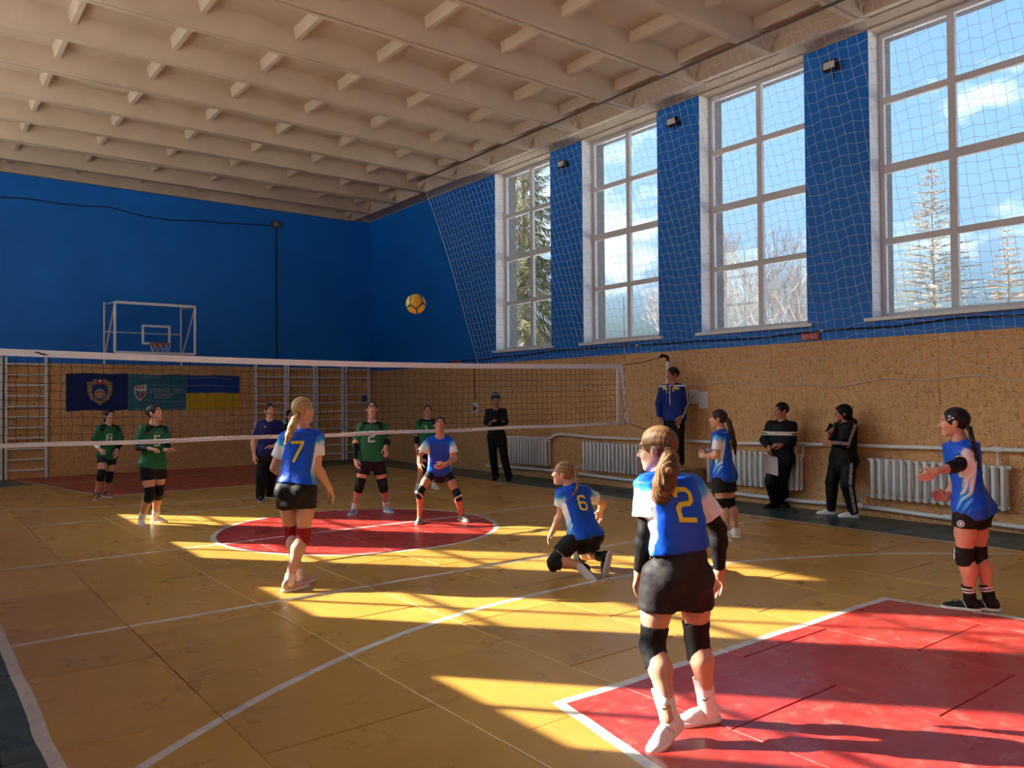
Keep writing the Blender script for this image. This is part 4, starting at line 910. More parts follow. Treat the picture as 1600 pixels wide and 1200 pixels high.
POSE_RAW = {
'p13': ((1.62, 80, 80, 112, -5), ((-1.649, -6.708, 1.305), (-1.67, -6.694, 1.415), (-1.473, -6.762, 1.214), (-1.332, -6.813, 0.985), (-1.301, -6.793, 0.75), (0.116, 0.243, -0.963), (-1.525, -6.801, 0.772), (-1.476, -6.778, 0.423), (-1.462, -6.826, 0.085), (160.0, 0.0), (-1.76, -6.701, 1.236), (-1.785, -6.717, 1.012), (-1.743, -6.625, 0.777), (0.087, 0.464, -0.881), (-1.725, -6.751, 0.782), (-1.766, -6.734, 0.433), (-1.809, -6.869, 0.12), (182.0, 22.0)), ((-1.703, -6.796, 1.421), (-1.749, -6.848, 1.385), (-1.774, -6.852, 1.326), (-1.778, -6.834, 1.261), (-1.776, -6.81, 1.195), (-1.783, -6.791, 1.149))),
'p16': ((1.6, 64, 92, 112, 0), ((1.788, -6.725, 1.35), (1.755, -6.703, 1.466), (1.814, -6.704, 1.29), (1.88, -6.686, 1.05), (1.813, -6.605, 0.865), (-0.773, 0.593, 0.225), (1.957, -6.774, 0.804), (1.954, -6.777, 0.432), (1.948, -6.858, 0.085), (113.0, 0.0), (1.781, -6.76, 1.269), (1.652, -6.783, 1.146), (1.456, -6.695, 1.108), (-0.683, 0.539, -0.492), (1.777, -6.776, 0.813), (1.78, -6.75, 0.442), (1.831, -6.761, 0.085), (113.0, 0.0)), ((1.767, -6.788, 1.452), (1.748, -6.822, 1.409), (1.717, -6.848, 1.347), (1.713, -6.862, 1.279), (1.728, -6.873, 1.21), (1.746, -6.878, 1.136))),
'p5': ((1.68, 55, 40, 12, 0), ((-1.844, -2.551, 1.429), (-1.849, -2.55, 1.588), (-1.738, -2.621, 1.343), (-1.767, -2.656, 1.078), (-1.625, -2.626, 0.856), (0.505, 0.183, -0.844), (-1.868, -2.641, 0.881), (-1.882, -2.62, 0.457), (-2.06, -2.727, 0.1), (14.0, 0.0), (-1.986, -2.449, 1.335), (-2.041, -2.337, 1.062), (-1.869, -2.165, 0.973), (0.882, 0.433, 0.184), (-1.991, -2.496, 0.878), (-1.909, -2.408, 0.468), (-1.907, -2.558, 0.1), (18.0, 0.0)), ((-1.931, -2.613, 1.555), (-1.969, -2.646, 1.51), (-1.998, -2.659, 1.454), (-2.025, -2.65, 1.374), (-2.052, -2.627, 1.294))),
'p10': ((1.62, 80, 105, 125, 5), ((0.399, -3.717, 0.841), (0.339, -3.673, 0.942), (0.565, -3.757, 0.749), (0.832, -3.712, 0.62), (0.96, -3.543, 0.521), (0.094, 0.276, -0.957), (0.549, -3.859, 0.35), (0.597, -3.62, 0.109), (0.503, -4.036, 0.172), (115.0, -80.0), (0.275, -3.706, 0.757), (0.309, -3.673, 0.558), (0.293, -3.555, 0.371), (-0.191, 0.528, -0.828), (0.329, -3.869, 0.364), (0.088, -3.809, 0.143), (0.333, -4.003, 0.081), (118.0, -55.0)), ((0.369, -3.799, 1.004), (0.368, -3.835, 0.951), (0.365, -3.856, 0.886), (0.353, -3.858, 0.819), (0.323, -3.846, 0.765), (0.284, -3.815, 0.717))),
'p12': ((1.55, 112, 112, 122, 3), ((2.939, -3.569, 1.303), (2.908, -3.547, 1.418), (3.042, -3.479, 1.216), (3.061, -3.423, 1.001), (2.91, -3.37, 1.006), (-0.768, 0.589, 0.251), (3.046, -3.546, 0.754), (3.096, -3.56, 0.402), (3.108, -3.625, 0.085), (127.0, 0.0), (2.801, -3.627, 1.214), (2.766, -3.623, 1.003), (2.763, -3.468, 0.98), (-0.243, 0.951, 0.193), (2.871, -3.597, 0.764), (2.863, -3.621, 0.414), (2.841, -3.688, 0.085), (127.0, 0.0)), ((2.939, -3.635, 1.449), (2.953, -3.67, 1.381), (2.969, -3.692, 1.268), (3.002, -3.702, 1.139), (3.023, -3.703, 1.009))),
'p6': ((1.66, 240, 240, 242, 25), ((0.692, 0.951, 1.368), (0.688, 0.951, 1.537), (0.565, 1.028, 1.291), (0.478, 1.071, 1.043), (0.427, 0.972, 0.806), (-0.003, -0.493, -0.87), (0.619, 1.005, 0.817), (0.504, 0.992, 0.442), (0.513, 1.184, 0.085), (225.0, 0.0), (0.825, 0.874, 1.287), (0.911, 0.88, 1.08), (0.765, 0.692, 0.973), (-0.209, -0.705, -0.678), (0.764, 0.924, 0.814), (0.823, 0.877, 0.425), (0.977, 1.052, 0.085), (268.0, 0.0)), ()),
'p8': ((1.62, 235, 235, 236, 22), ((0.93, -0.519, 1.192), (0.931, -0.523, 1.329), (0.803, -0.428, 1.103), (0.686, -0.385, 0.923), (0.562, -0.59, 0.849), (-0.263, -0.601, -0.755), (0.979, -0.266, 0.713), (0.715, -0.341, 0.438), (0.823, -0.164, 0.085), (228.0, 0.0), (1.045, -0.596, 1.1), (1.073, -0.663, 0.892), (0.873, -0.735, 0.823), (-0.951, 0.177, -0.254), (1.122, -0.366, 0.702), (1.154, -0.6, 0.389), (1.337, -0.415, 0.085), (265.0, 0.0)), ()),
'p7': ((1.6, 236, 236, 237, 8), ((3.023, 3.195, 1.317), (3.026, 3.191, 1.455), (2.898, 3.281, 1.246), (2.853, 3.321, 0.996), (2.818, 3.252, 0.773), (-0.096, -0.355, -0.93), (2.966, 3.245, 0.764), (2.872, 3.128, 0.403), (2.77, 3.136, 0.085), (225.0, 0.0), (3.14, 3.119, 1.243), (3.173, 3.101, 0.98), (3.091, 3.041, 0.782), (-0.46, -0.158, -0.874), (3.086, 3.167, 0.762), (3.09, 3.138, 0.387), (3.167, 3.215, 0.085), (262.0, 0.0)), ()),
'p4': ((1.58, 250, 250, 268, 0), ((1.317, 5.53, 1.231), (1.301, 5.539, 1.37), (1.199, 5.562, 1.158), (1.17, 5.59, 0.881), (1.153, 5.482, 0.661), (0.008, -0.491, -0.871), (1.258, 5.553, 0.703), (1.141, 5.294, 0.363), (1.023, 5.003, 0.085), (250.0, 0.0), (1.446, 5.492, 1.153), (1.478, 5.474, 0.873), (1.419, 5.398, 0.652), (-0.327, -0.253, -0.91), (1.389, 5.519, 0.698), (1.3, 5.272, 0.359), (1.188, 5.004, 0.085), (250.0, 0.0)), ()),
'p3': ((1.66, 248, 250, 272, 0), ((0.109, 3.489, 1.368), (0.108, 3.487, 1.513), (-0.03, 3.549, 1.293), (-0.118, 3.616, 1.008), (-0.144, 3.515, 0.769), (-0.078, -0.336, -0.938), (0.018, 3.537, 0.811), (-0.014, 3.532, 0.445), (-0.019, 3.582, 0.085), (252.0, 0.0), (0.249, 3.432, 1.288), (0.297, 3.409, 0.988), (0.112, 3.301, 0.926), (-0.994, 0.099, 0.039), (0.166, 3.493, 0.806), (0.192, 3.63, 0.431), (0.234, 3.83, 0.085), (295.0, 0.0)), ()),
'p1': ((1.56, 275, 275, 285, 0), ((-1.927, 5.636, 1.303), (-1.919, 5.627, 1.43), (-2.066, 5.616, 1.228), (-2.14, 5.673, 0.988), (-2.104, 5.458, 0.873), (0.308, -0.821, -0.481), (-2.012, 5.64, 0.762), (-2.071, 5.511, 0.425), (-2.11, 5.673, 0.085), (252.0, 0.0), (-1.786, 5.658, 1.208), (-1.745, 5.636, 0.962), (-1.83, 5.515, 0.838), (-0.078, -0.398, -0.914), (-1.874, 5.68, 0.751), (-1.912, 5.672, 0.379), (-1.921, 5.935, 0.085), (300.0, 0.0)), ()),
'p2': ((1.64, 285, 285, 312, 15), ((-2.061, 2.007, 1.373), (-2.047, 1.993, 1.521), (-2.201, 1.96, 1.313), (-2.254, 1.972, 1.07), (-2.172, 1.727, 1.059), (0.537, -0.838, -0.098), (-2.144, 1.993, 0.832), (-2.118, 1.943, 0.429), (-2.171, 2.2, 0.085), (262.0, 0.0), (-1.917, 2.053, 1.302), (-1.873, 2.033, 1.068), (-1.966, 1.794, 1.031), (0.775, -0.604, 0.188), (-1.984, 2.051, 0.818), (-1.983, 2.064, 0.444), (-1.976, 2.262, 0.085), (305.0, 0.0)), ()),
'p9': ((1.76, 222, 228, 245, 0), ((4.866, 3.536, 1.48), (4.866, 3.533, 1.644), (4.766, 3.655, 1.401), (4.688, 3.618, 1.195), (4.813, 3.37, 1.209), (0.725, -0.57, 0.386), (4.815, 3.598, 0.898), (4.866, 3.626, 0.481), (4.974, 3.711, 0.085), (225.0, 0.0), (4.977, 3.412, 1.413), (4.961, 3.328, 1.193), (4.687, 3.349, 1.236), (-0.588, 0.713, -0.381), (4.952, 3.474, 0.897), (4.988, 3.423, 0.474), (5.099, 3.416, 0.085), (235.0, 0.0)), ()),
'p11': ((1.76, 195, 195, 160, -5), ((5.501, -0.633, 1.924), (5.492, -0.629, 2.053), (5.447, -0.456, 1.827), (5.396, -0.409, 1.581), (5.368, -0.445, 1.332), (-0.052, -0.311, -0.949), (5.497, -0.543, 1.341), (5.471, -0.573, 0.948), (5.473, -0.581, 0.589), (195.0, 0.0), (5.537, -0.792, 1.832), (5.596, -0.795, 1.578), (5.475, -0.798, 1.356), (-0.353, -0.043, -0.935), (5.534, -0.72, 1.343), (5.542, -0.707, 0.947), (5.592, -0.674, 0.588), (205.0, 0.0)), ()),
'p14': ((1.72, 195, 195, 152, -3), ((5.558, -2.662, 1.333), (5.55, -2.659, 1.461), (5.514, -2.495, 1.25), (5.413, -2.449, 1.027), (5.318, -2.601, 0.933), (-0.174, 0.156, -0.972), (5.536, -2.56, 0.763), (5.463, -2.515, 0.408), (5.706, -2.434, 0.085), (165.0, 0.0), (5.586, -2.813, 1.246), (5.552, -2.82, 1.007), (5.283, -2.809, 0.972), (-0.885, 0.453, 0.103), (5.57, -2.731, 0.77), (5.626, -2.59, 0.388), (5.935, -2.437, 0.085), (235.0, 10.0)), ()),
'p15': ((1.62, 150, 140, 128, 3), ((5.627, -3.626, 1.329), (5.595, -3.604, 1.437), (5.715, -3.506, 1.257), (5.605, -3.463, 1.066), (5.455, -3.475, 1.126), (-0.336, -0.088, 0.938), (5.668, -3.473, 0.795), (5.657, -3.383, 0.453), (5.666, -3.363, 0.085), (130.0, 0.0), (5.539, -3.743, 1.251), (5.351, -3.759, 1.019), (5.168, -3.67, 1.048), (-0.572, 0.802, -0.171), (5.613, -3.656, 0.8), (5.539, -3.681, 0.449), (5.629, -3.707, 0.085), (130.0, 0.0)), ()),
}
def build_person(name_key, label, st, group=None):
    fig = Figure(name_key, st); J, H = fig.J, fig.H; rb = st.get('res', .011); org = fig.org; z0 = st.get('z0', 0.0)
    T = thing('person', label, 'person', tuple(org), 0, group); fig.hands = {}
    ax, L = fig.ax, fig.L; fwd = np.cross(ax, fig.rp)
    def part(nm, f, lo, hi, r, m, col, parent=T, it=1, lab=None):
        v, q = polygonise(f, lo, hi, r); v = relax(v, q, it)
        me = np_mesh(nm, [(v, q)], m, org, col if callable(col) else add_col(col)); return link(nm, me, parent, None, None, lab), me
    # body, with the head and both hands meshed finer
    lo = np.min([J[k] for k in J if k[:2] not in ('ft', 'ha')], 0) - .10 * H; hi = np.max([J[k] for k in J if k[:2] not in ('ft', 'ha')], 0) + .10 * H; lo[2] = max(lo[2], z0 + .004) if 'feet' not in st else lo[2]
    bl, bh = lo.copy(), hi.copy(); bh[2] = max(J['neck'][2], J['shR'][2], J['shL'][2]) + .06 * H
    v, q = polygonise(fig.body, bl, bh, rb); parts = [(relax(v, q, 1), q)]
    rh = st.get('rhead', .0065); hc = J['head']; ext = np.array([.125, .125, .135]) * fig.hs * 1.05
    nlo = np.minimum(hc - ext, J['neck'] - .04 * H); nhi = np.maximum(hc + ext, J['neck'] + .04 * H); parts.append(polygonise(fig.head_sdf, nlo, nhi, rh))
    for s_ in 'RL':
        if s_ not in st.get('nohand', ''): parts.append(fig.hand(s_, st.get('rhand', .0048), st.get('curlv', .45)))
    link('body', np_mesh('body', parts, M_SKIN, org, fig.skin_col), T)
    for sx in (-1, 1):
        c = hc + fig.HR @ (np.array([sx * .031, .0690, .0095]) * fig.hs) - org; ic = c + fig.hf * .0046 * fig.hs
        e = MB().ball(c, .0112 * fig.hs, 10, 0); e.ball(ic, .0078 * fig.hs, 8, 1); obj('eye', e, [mat('eye_white', (.70, .68, .66), .3, .5, var=.01), mat('dark_iris', (.03, .018, .012), .25, .5)], T, 'all')
    # hair
    hs = fig.hs; HR4 = fig.HR.astype(F4); hc4 = hc.astype(F4); style = st.get('hair', 'tied'); hcol = np.asarray(st.get('hcol', lin(62, 42, 32)))
    def hair_cap(P):
        q = ((P - hc4) @ HR4) / hs
        if style == 'short':
            d = ell(q, (0, -.013, .034), (.0795, .1005, .0955)); d = np.maximum(d, -ell(q, (0, .100, -.025), (.075, .078, .105))); d = np.maximum(d, -.030 - q[:, 2] - .25 * (q[:, 1] + .02)); g = .0025
        elif style == 'bob':
            d = ell(q, (0, -.016, .034), (.088, .108, .102)); d = smin(d, ell(q, (0, -.050, -.030), (.082, .066, .085)), .03); d = smin(d, ell(q, (0, .070, .070), (.055, .030, .020)), .02); d = np.maximum(d, -ell(q, (0, .100, -.040), (.064, .082, .088))); g = .004
        else:
            d = ell(q, (0, -.015, .033), (.0785, .1005, .0950)); d = np.maximum(d, -ell(q, (0, .098, -.030), (.073, .080, .112))); d = np.maximum(d, -.075 - q[:, 2] - .3 * (q[:, 1] + .05)); g = .0022
            for sx in (-1, 1): d = np.maximum(d, -ell(q, (sx * .085, -.004, -.020), (.022, .026, .034)))
            if style == 'bun': d = smin(d, ell(q, (0, -.112, .045), (.034, .028, .034)), .01)
            if style == 'long':
                d = smin(d, ell(q, (0, -.060, -.070), (.070, .040, .085)), .03)
        an = np.arctan2(q[:, 0], q[:, 1] + .1); return d * hs + g * .35 * np.sin(an * 30) * hs
    def hcolf(P):
        q = ((P - hc) @ fig.HR) / hs; an = np.arctan2(q[:, 0], q[:, 2] + .01); return streaks(P, .45 + .16 * np.sin(an * 57 + 3 * hashn(P, 8, 3)) + .20 * np.sin(an * 19 + 2.5 * hashn(P, 6, 5)) + .12 * hashn(P, 24, 4))
    def streaks(P, s_):
        b = st.get('hcol2', hcol * 1.5); c = np.tile(hcol, (len(P), 1)); return c + (np.asarray(b) - c) * np.clip(s_, 0, 1)[:, None]
    def tcolf(P):
        x = (P - hc) @ nrm(fig.hr + fig.hf * .6); return streaks(P, .45 + .25 * np.sin(x * 330 + 5 * hashn(P, 5, 3)) + .2 * np.sin(x * 140 + 3 * hashn(P, 4, 6)) + .1 * hashn(P, 50, 4))
    e = np.array([.13, .14, .14]) * hs; part('hair', hair_cap, hc - e, hc + e, st.get('rhair', .006), M_HAIR, hcolf)
    if POSE[name_key]['hair']:
        ch = [np.array(p, float) for p in POSE[name_key]['hair']]; R_ = st.get('tail', [.022, .034, .038, .036, .028, .010]); braid = st.get('braid', False)
        def tail(P):
            d = None
            if braid:
                pts = []; n = 11
                for i in range(n):
                    f = i / (n - 1) * (len(ch) - 1); k = min(int(f), len(ch) - 2); p = ch[k] + (ch[k + 1] - ch[k]) * (f - k); tn = nrm(ch[k + 1] - ch[k]); sd = nrm(np.cross(tn, fig.hf)); pts.append((p + sd * (.010 if i % 2 else -.010), np.interp(f, range(len(R_)), R_), tn))
                for p, r_, tn in pts: e_ = cone(P, p - tn * .016, p + tn * .016, r_, r_ * .9); d = e_ if d is None else smin(d, e_, .006)
            else:
                for i in range(len(ch) - 1): e_ = cone(P, ch[i], ch[i + 1], R_[i], R_[i + 1]); d = e_ if d is None else smin(d, e_, .02)
                an = np.arctan2((P - ch[0]) @ fig.hr, (P - ch[0]) @ fig.hf + .0001); d = d + .0035 * np.sin((P @ nrm(fig.hr + fig.hf * .6)) * 420 + 4 * hashn(P, 6, 2))
            return d
        pl, ph_ = np.min(ch, 0) - .07, np.max(ch, 0) + .07; to, _ = part('ponytail' if not braid else 'braid', tail, pl, ph_, st.get('rtail', .0065), M_HAIR, tcolf)
        obj('hair_tie', MB().tube([tuple(ch[0] - org + (fig.hr * math.cos(a) + fig.hu * math.sin(a)) * R_[0] * 1.05) for a in [2 * PI * i / 12 for i in range(12)]], .007, 6, closed=True), M_BLACK, to, 'all')
    # shirt
    g = st.get('grow', .012); fr = st.get('sleeve', .62); hem = st.get('hem', .10); sr0, sr1 = st.get('srad', (.036, .046)); wr_ = st.get('wrinkle', .0035)
    def shirt(P):
        d = fig.torso(P, g, hem, .935, st.get('minw', .090), st.get('flare', .03)); t = ((P - fig.P0.astype(F4)) @ ax.astype(F4)) / L
        d = smin(d, np.maximum(smin(smin(fig.buttock(P, g + .006), cone(P, J['hipR'], J['hipL'], .054 * H * fig.fat + g, .054 * H * fig.fat + g), .02), cone(P, J['hipR'] * .8 + J['hipL'] * .2 + ax * .04 * H, J['hipL'] * .8 + J['hipR'] * .2 + ax * .04 * H, .050 * H * fig.fat + g, .050 * H * fig.fat + g), .03), (hem - t) * L), .03)
        for s_ in 'RL':
            sh, el, wr = J['sh' + s_], J['el' + s_], J['wr' + s_]; a = el - sh; l = np.linalg.norm(a); a = a / l
            d = smin(d, cone(P, J['neck'] - ax * .012 * H, J['neck'] + (sh - J['neck']) * .62 - ax * .010 * H, .031 * H, .034 * H), .03)
            if fr <= 1: e_ = np.maximum(cone(P, sh, el, sr0 * H, sr1 * H), (P - sh.astype(F4)) @ a.astype(F4) - fr * l)
            else:
                b = wr - el; lb = np.linalg.norm(b); b = b / lb; e_ = smin(cone(P, sh, el, sr0 * H, sr1 * H * .82), np.maximum(cone(P, el, wr, sr1 * H * .82, st.get('cuff', .026) * H), (P - el.astype(F4)) @ b.astype(F4) - (fr - 1) * lb), .015)
            d = smin(d, smin(e_, np.sqrt(((P - sh.astype(F4)) ** 2).sum(1)) - (.0295 * H * fig.fat ** .6 + .010), .02), .025)
        nc = J['neck'] + ax * .030 * H + np.cross(ax, fig.rc) * .010 * H; d = np.maximum(d, -(np.sqrt(((P - nc.astype(F4)) ** 2).sum(1)) - st.get('neckr', .047) * H))
        return d + wr_ * hashn(P, 26, 1) + wr_ * .5 * hashn(P, 55, 2)
    keys = ['shR', 'shL', 'elR', 'elL', 'neck', 'hipR', 'hipL'] + (['wrR', 'wrL'] if fr > 1 else []); bl, bh = fig.bbox(keys, .13 * H); colr = st.get('top', jersey_col)
    so, shirt_me = part(st.get('topname', 'jersey'), shirt, bl, bh, st.get('rshirt', rb * .9), M_SHINY if colr is jersey_col else M_CLOTH, colr(fig) if callable(colr) else colr, it=2)
    for txt, back, t, h, m, du in st.get('nums', ()): number_on(fig, shirt_me, txt, back, t, h, m, so, du)
    if st.get('hood') is not None:
        hcn = J['neck'] - np.cross(ax, fig.rc) * .045 * H; part('hood', lambda P: smin(cone(P, hcn + fig.rc * .05 * H - ax * .01, hcn - fig.rc * .05 * H - ax * .01, .030 * H, .030 * H), cone(P, hcn - ax * .05 * H, hcn, .03 * H, .035 * H), .03), hcn - .13 * H, hcn + .13 * H, .010, M_CLOTH, st.get('hood'), so)
    # shorts or trousers
    bcol = st.get('bottom', BLK)
    if st.get('trousers'):
        def tr(P):
            tq = ((P - fig.P0.astype(F4)) @ ax.astype(F4)) / L; d = fig.torso(P, .008, -.15, .40); d = smin(d, fig.buttock(P, .009), .025)
            for s_ in 'RL':
                hp, kn, an = J['hip' + s_] + fig.out(s_) * .002 * H, J['kn' + s_], J['an' + s_]; b = nrm(an - kn); e_ = smin(cone(P, hp, kn, .058 * H * fig.fat, .047 * H * fig.fat), np.maximum(cone(P, kn, an + b * .03 * H, .048 * H * fig.fat, st.get('ankle', .036) * H + .004), (P - an.astype(F4)) @ b.astype(F4) - .022 * H), .02); d = smin(d, e_, .022)
            return np.maximum(d, (tq - hem - .13) * L) + .004 * hashn(P, 24, 5) + .002 * hashn(P, 60, 6)
        bl, bh = fig.bbox(['hipR', 'hipL', 'knR', 'knL', 'anR', 'anL'], .12 * H); bh[2] += .12 * H; bo, bm_ = part('trousers', tr, bl, bh, rb, M_CLOTH, st['tcol'](fig) if st.get('tcol') else bcol, it=2)
    else:
        sf, r0, r1 = st.get('short', (.48, .056, .056))
        def sh_(P):
            tq = ((P - fig.P0.astype(F4)) @ ax.astype(F4)) / L; d = fig.torso(P, .007, -.12, .40); d = smin(d, fig.buttock(P, .008), .025)
            for s_ in 'RL':
                hp, kn = J['hip' + s_] + fig.out(s_) * .002 * H, J['kn' + s_]; a = kn - hp; l = np.linalg.norm(a); a = a / l
                d = smin(d, np.maximum(cone(P, hp, kn, r0 * H * fig.fat, r1 * H * fig.fat), (P - hp.astype(F4)) @ a.astype(F4) - sf * l), .016)
            return np.maximum(d, (tq - hem - .13) * L) + .0025 * hashn(P, 28, 5) + .0015 * hashn(P, 62, 6)
        bl, bh = fig.bbox(['hipR', 'hipL', 'knR', 'knL'], .12 * H); bh[2] += .12 * H; bo, bm_ = part('shorts', sh_, bl, bh, rb, M_CLOTH, bcol, it=2)
    # knee pads, arm sleeves, socks, shoes
    if st.get('pads') is not None:
        pc, trim = st['pads']; pu, pd = st.get('padlen', (.055, .050)); pk = st.get('padk', 1.0)
        for s_ in 'RL':
            kn = J['kn' + s_]; a = nrm(J['hip' + s_] - kn); b = nrm(J['an' + s_] - kn); p0, p1 = kn + a * pu * H, kn + b * pd * H; fk = -fig.back(s_); k4, a4, b4 = kn.astype(F4), a.astype(F4), b.astype(F4)
            def pad(P, p0=p0, p1=p1, kn=kn, fk=fk, a4=a4, b4=b4, k4=k4):
                d = smin(cone(P, kn, kn + a * .11 * H, .0385 * H * fig.fat ** .5 * pk, .050 * H * fig.fat ** .8 * pk), cone(P, kn, kn + b * .10 * H, .0385 * H * fig.fat ** .5 * pk, .041 * H * pk), .015); d = smin(d, ell(P, kn + fk * .020 * H * pk, (.030 * H * pk, .030 * H * pk, .040 * H * pk)), .02)
                return np.maximum(np.maximum(d, (P - k4) @ a4 - pu * H), (P - k4) @ b4 - pd * H) + .0015 * hashn(P, 70, 3)
            def pcol(P, kn=kn, fk=fk, a=a):
                c = np.tile(pc, (len(P), 1)); q = P - kn
                if trim is not None:
                    x = q @ fk; y = q @ a; z = q @ np.cross(fk, a); rr = np.sqrt((y / (.046 * pk)) ** 2 + (z / (.032 * pk)) ** 2) / (H / 1.6); c[(x > .004 * H) & (rr > .86) & (rr < 1.18)] = trim
                    if st.get('padmark'): c[(np.abs(y - .03 * H) < .006) & (np.abs(z) < .03)] = lin(225, 190, 170)
                return c
            part('knee_pad', pad, kn - .10 * H, kn + .10 * H, rb * .75, M_CLOTH, pcol)
    for s_, u0, u1, c in st.get('armsleeves', ()):      # along the arm: 0 shoulder, 1 elbow, 2 wrist
        sh, el, wr = J['sh' + s_], J['el' + s_], J['wr' + s_]; a, b = nrm(el - sh), nrm(wr - el); la, lb = np.linalg.norm(el - sh), np.linalg.norm(wr - el)
        def slv(P):
            pu = (P - sh.astype(F4)) @ a.astype(F4) / la; pf = 1 + (P - el.astype(F4)) @ b.astype(F4) / lb; d = fig.arm(P, s_, .0045, 'all' if u0 < 1 else 'fore')
            d = np.maximum(d, (u0 - pu) * la) if u0 < 1 else np.maximum(d, (u0 - pf) * lb); return np.maximum(d, (pf - u1) * lb) + .0015 * hashn(P, 60, 4)
        bl, bh = fig.bbox(['sh' + s_, 'el' + s_, 'wr' + s_], .05 * H); part('arm_sleeve', slv, bl, bh, rb * .7, M_CLOTH, c)
    for s_ in 'RL':
        kn, an = J['kn' + s_], J['an' + s_]; b = nrm(kn - an); f_, u_ = fig.footframe(s_); r_ = np.cross(f_, u_); ls = np.linalg.norm(kn - an); k = H / 1.65
        if st.get('socks') is not None:
            sc_, shg = st['socks']; stripes = st.get('sockstripes')
            def sock(P): return np.maximum(np.maximum(smin(cone(P, an - u_ * .03 - f_ * .004, an + b * .05 * H - f_ * .004, .0290 * H, .0290 * H), cone(P, an + b * .05 * H, an + b * .16 * H, .0290 * H, .041 * H), .01), (P - an.astype(F4)) @ b.astype(F4) - shg * ls), -((P - an.astype(F4)) @ u_.astype(F4)) - .070) + .0008 * np.sin(np.arctan2((P - an) @ r_, (P - an) @ f_) * 40)
            def scol(P):
                c = np.tile(sc_, (len(P), 1))
                if stripes is not None:
                    h = ((P - an) @ b) / ls
                    for hh in stripes: c[np.abs(h - hh) < .016] = WHT_
                return c
            part('sock', sock, an - .07 * H, an + b * shg * ls + .06 * H, rb * .62, M_CLOTH, scol)
        ub = -.0525 * H if ('feet' in st or st.get('raised', '').find(s_) >= 0) else -(an[2] - z0); q_ = lambda P: np.stack([(P - an.astype(F4)) @ x.astype(F4) for x in (f_, r_, u_)], 1)
        hi_ = st.get('shoetop', .012)
        def upper(P):
            q = q_(P) / k; o = (ub / k) + .087; d = ell(q, (.118, 0, -.060 + o), (.080, .039, .029)); d = smin(d, ell(q, (.050, 0, -.046 + o), (.088, .035, .042)), .018); d = smin(d, ell(q, (-.028, 0, -.035 + o), (.044, .036, .058)), .02); d = smin(d, cone(q, (-.008, 0, -.03 + o), (-.006, 0, hi_), .037, .034), .015)
            d = np.maximum(d, q[:, 2] - hi_); lace = (q[:, 0] > .035) & (q[:, 0] < .105) & (np.abs(q[:, 1]) < .020); d = np.where(lace, d - .002 * (np.sin(q[:, 0] * 420) > 0), d)
            return np.maximum(d, -.070 + o - q[:, 2]) * k
        def sole(P):
            q = q_(P) / k; o = ub / k; e2 = lambda cx, rx, ry: (np.sqrt(((q[:, 0] - cx) / rx) ** 2 + (q[:, 1] / ry) ** 2) - 1) * min(rx, ry)
            d = smin(smin(e2(.118, .088, .046), e2(.045, .09, .038), .03), e2(-.028, .052, .039), .03); top_ = o + .022 + st.get('solek', .004); return np.maximum(np.maximum(d, q[:, 2] - top_), o - q[:, 2]) * k
        lo2 = an - .24 * k; hi2 = an + .24 * k; sc1, sc2 = st.get('shoes', (WHT_, WHT_))
        def ucol(P):
            q = q_(P); c = np.tile(sc1, (len(P), 1)); ac = st.get('shoeacc')
            if ac is not None:
                c[(q[:, 0] > .03 * k) & (q[:, 0] < .11 * k) & (np.abs(q[:, 1]) < .018 * k) & (np.sin(q[:, 0] * 320 / k) > .1)] = ac
                c[(np.abs(q[:, 0] - .03 * k - (q[:, 2] + .04 * k) * .6) < .006 * k) & (np.abs(q[:, 1]) > .022 * k)] = ac
            return c
        sho, _ = part('shoe', upper, lo2, hi2, rb * .62, M_SHOE, ucol); part('sole', sole, lo2, hi2, rb * .62, M_SHOE, sc2, sho, it=0)
        if st.get('mark') == 'sock':
            o_ = fig.out(s_) if s_ == 'L' else -fig.out('R'); p = an + b * .13 * ls; n_ = nrm(np.array([-4.78, -9.49, 1.2]) - p); n_ = nrm(n_ - b * (n_ @ b)); t_ = np.cross(b, n_); mk_ = []
            for x, y in ((-.018, .004), (-.012, -.005), (-.004, -.006), (.024, .010), (-.004, .0), (-.010, .002)): mk_.append(tuple(p + n_ * .0555 + t_ * x * 1.1 + b * y * 1.2 - org))
            obj('sock_mark', MB().add(mk_, [(0, 1, 5), (1, 2, 4, 5), (2, 3, 4)]), M_BLACK, T)
    fig.T = T; return fig
POSE = {}
for _k, (_a, _j, _h) in POSE_RAW.items():
    POSE[_k] = dict(H=_a[0], ph=_a[1], pp=_a[2], hd=_a[3], hp=_a[4], hair=_h)
    for _n, _p in zip(['neck', 'head'] + [_x + _s for _s in 'RL' for _x in ('sh', 'el', 'wr', 'ha', 'hip', 'kn', 'an', 'ft')], _j): POSE[_k][_n] = _p
M_NUMY = mat('yellow_number', (.86, .68, .03), .55, .3, var=.03); M_NUMW = mat('pale_number', (.62, .66, .62), .55, .3, var=.03)
SKL, SKD = lin(212, 158, 130), lin(182, 124, 98)
BLK2 = lin(24, 22, 24)
def add_col_of(c): return lambda fig: add_col(c)
team = dict(top=jersey_col, skin=SKL)
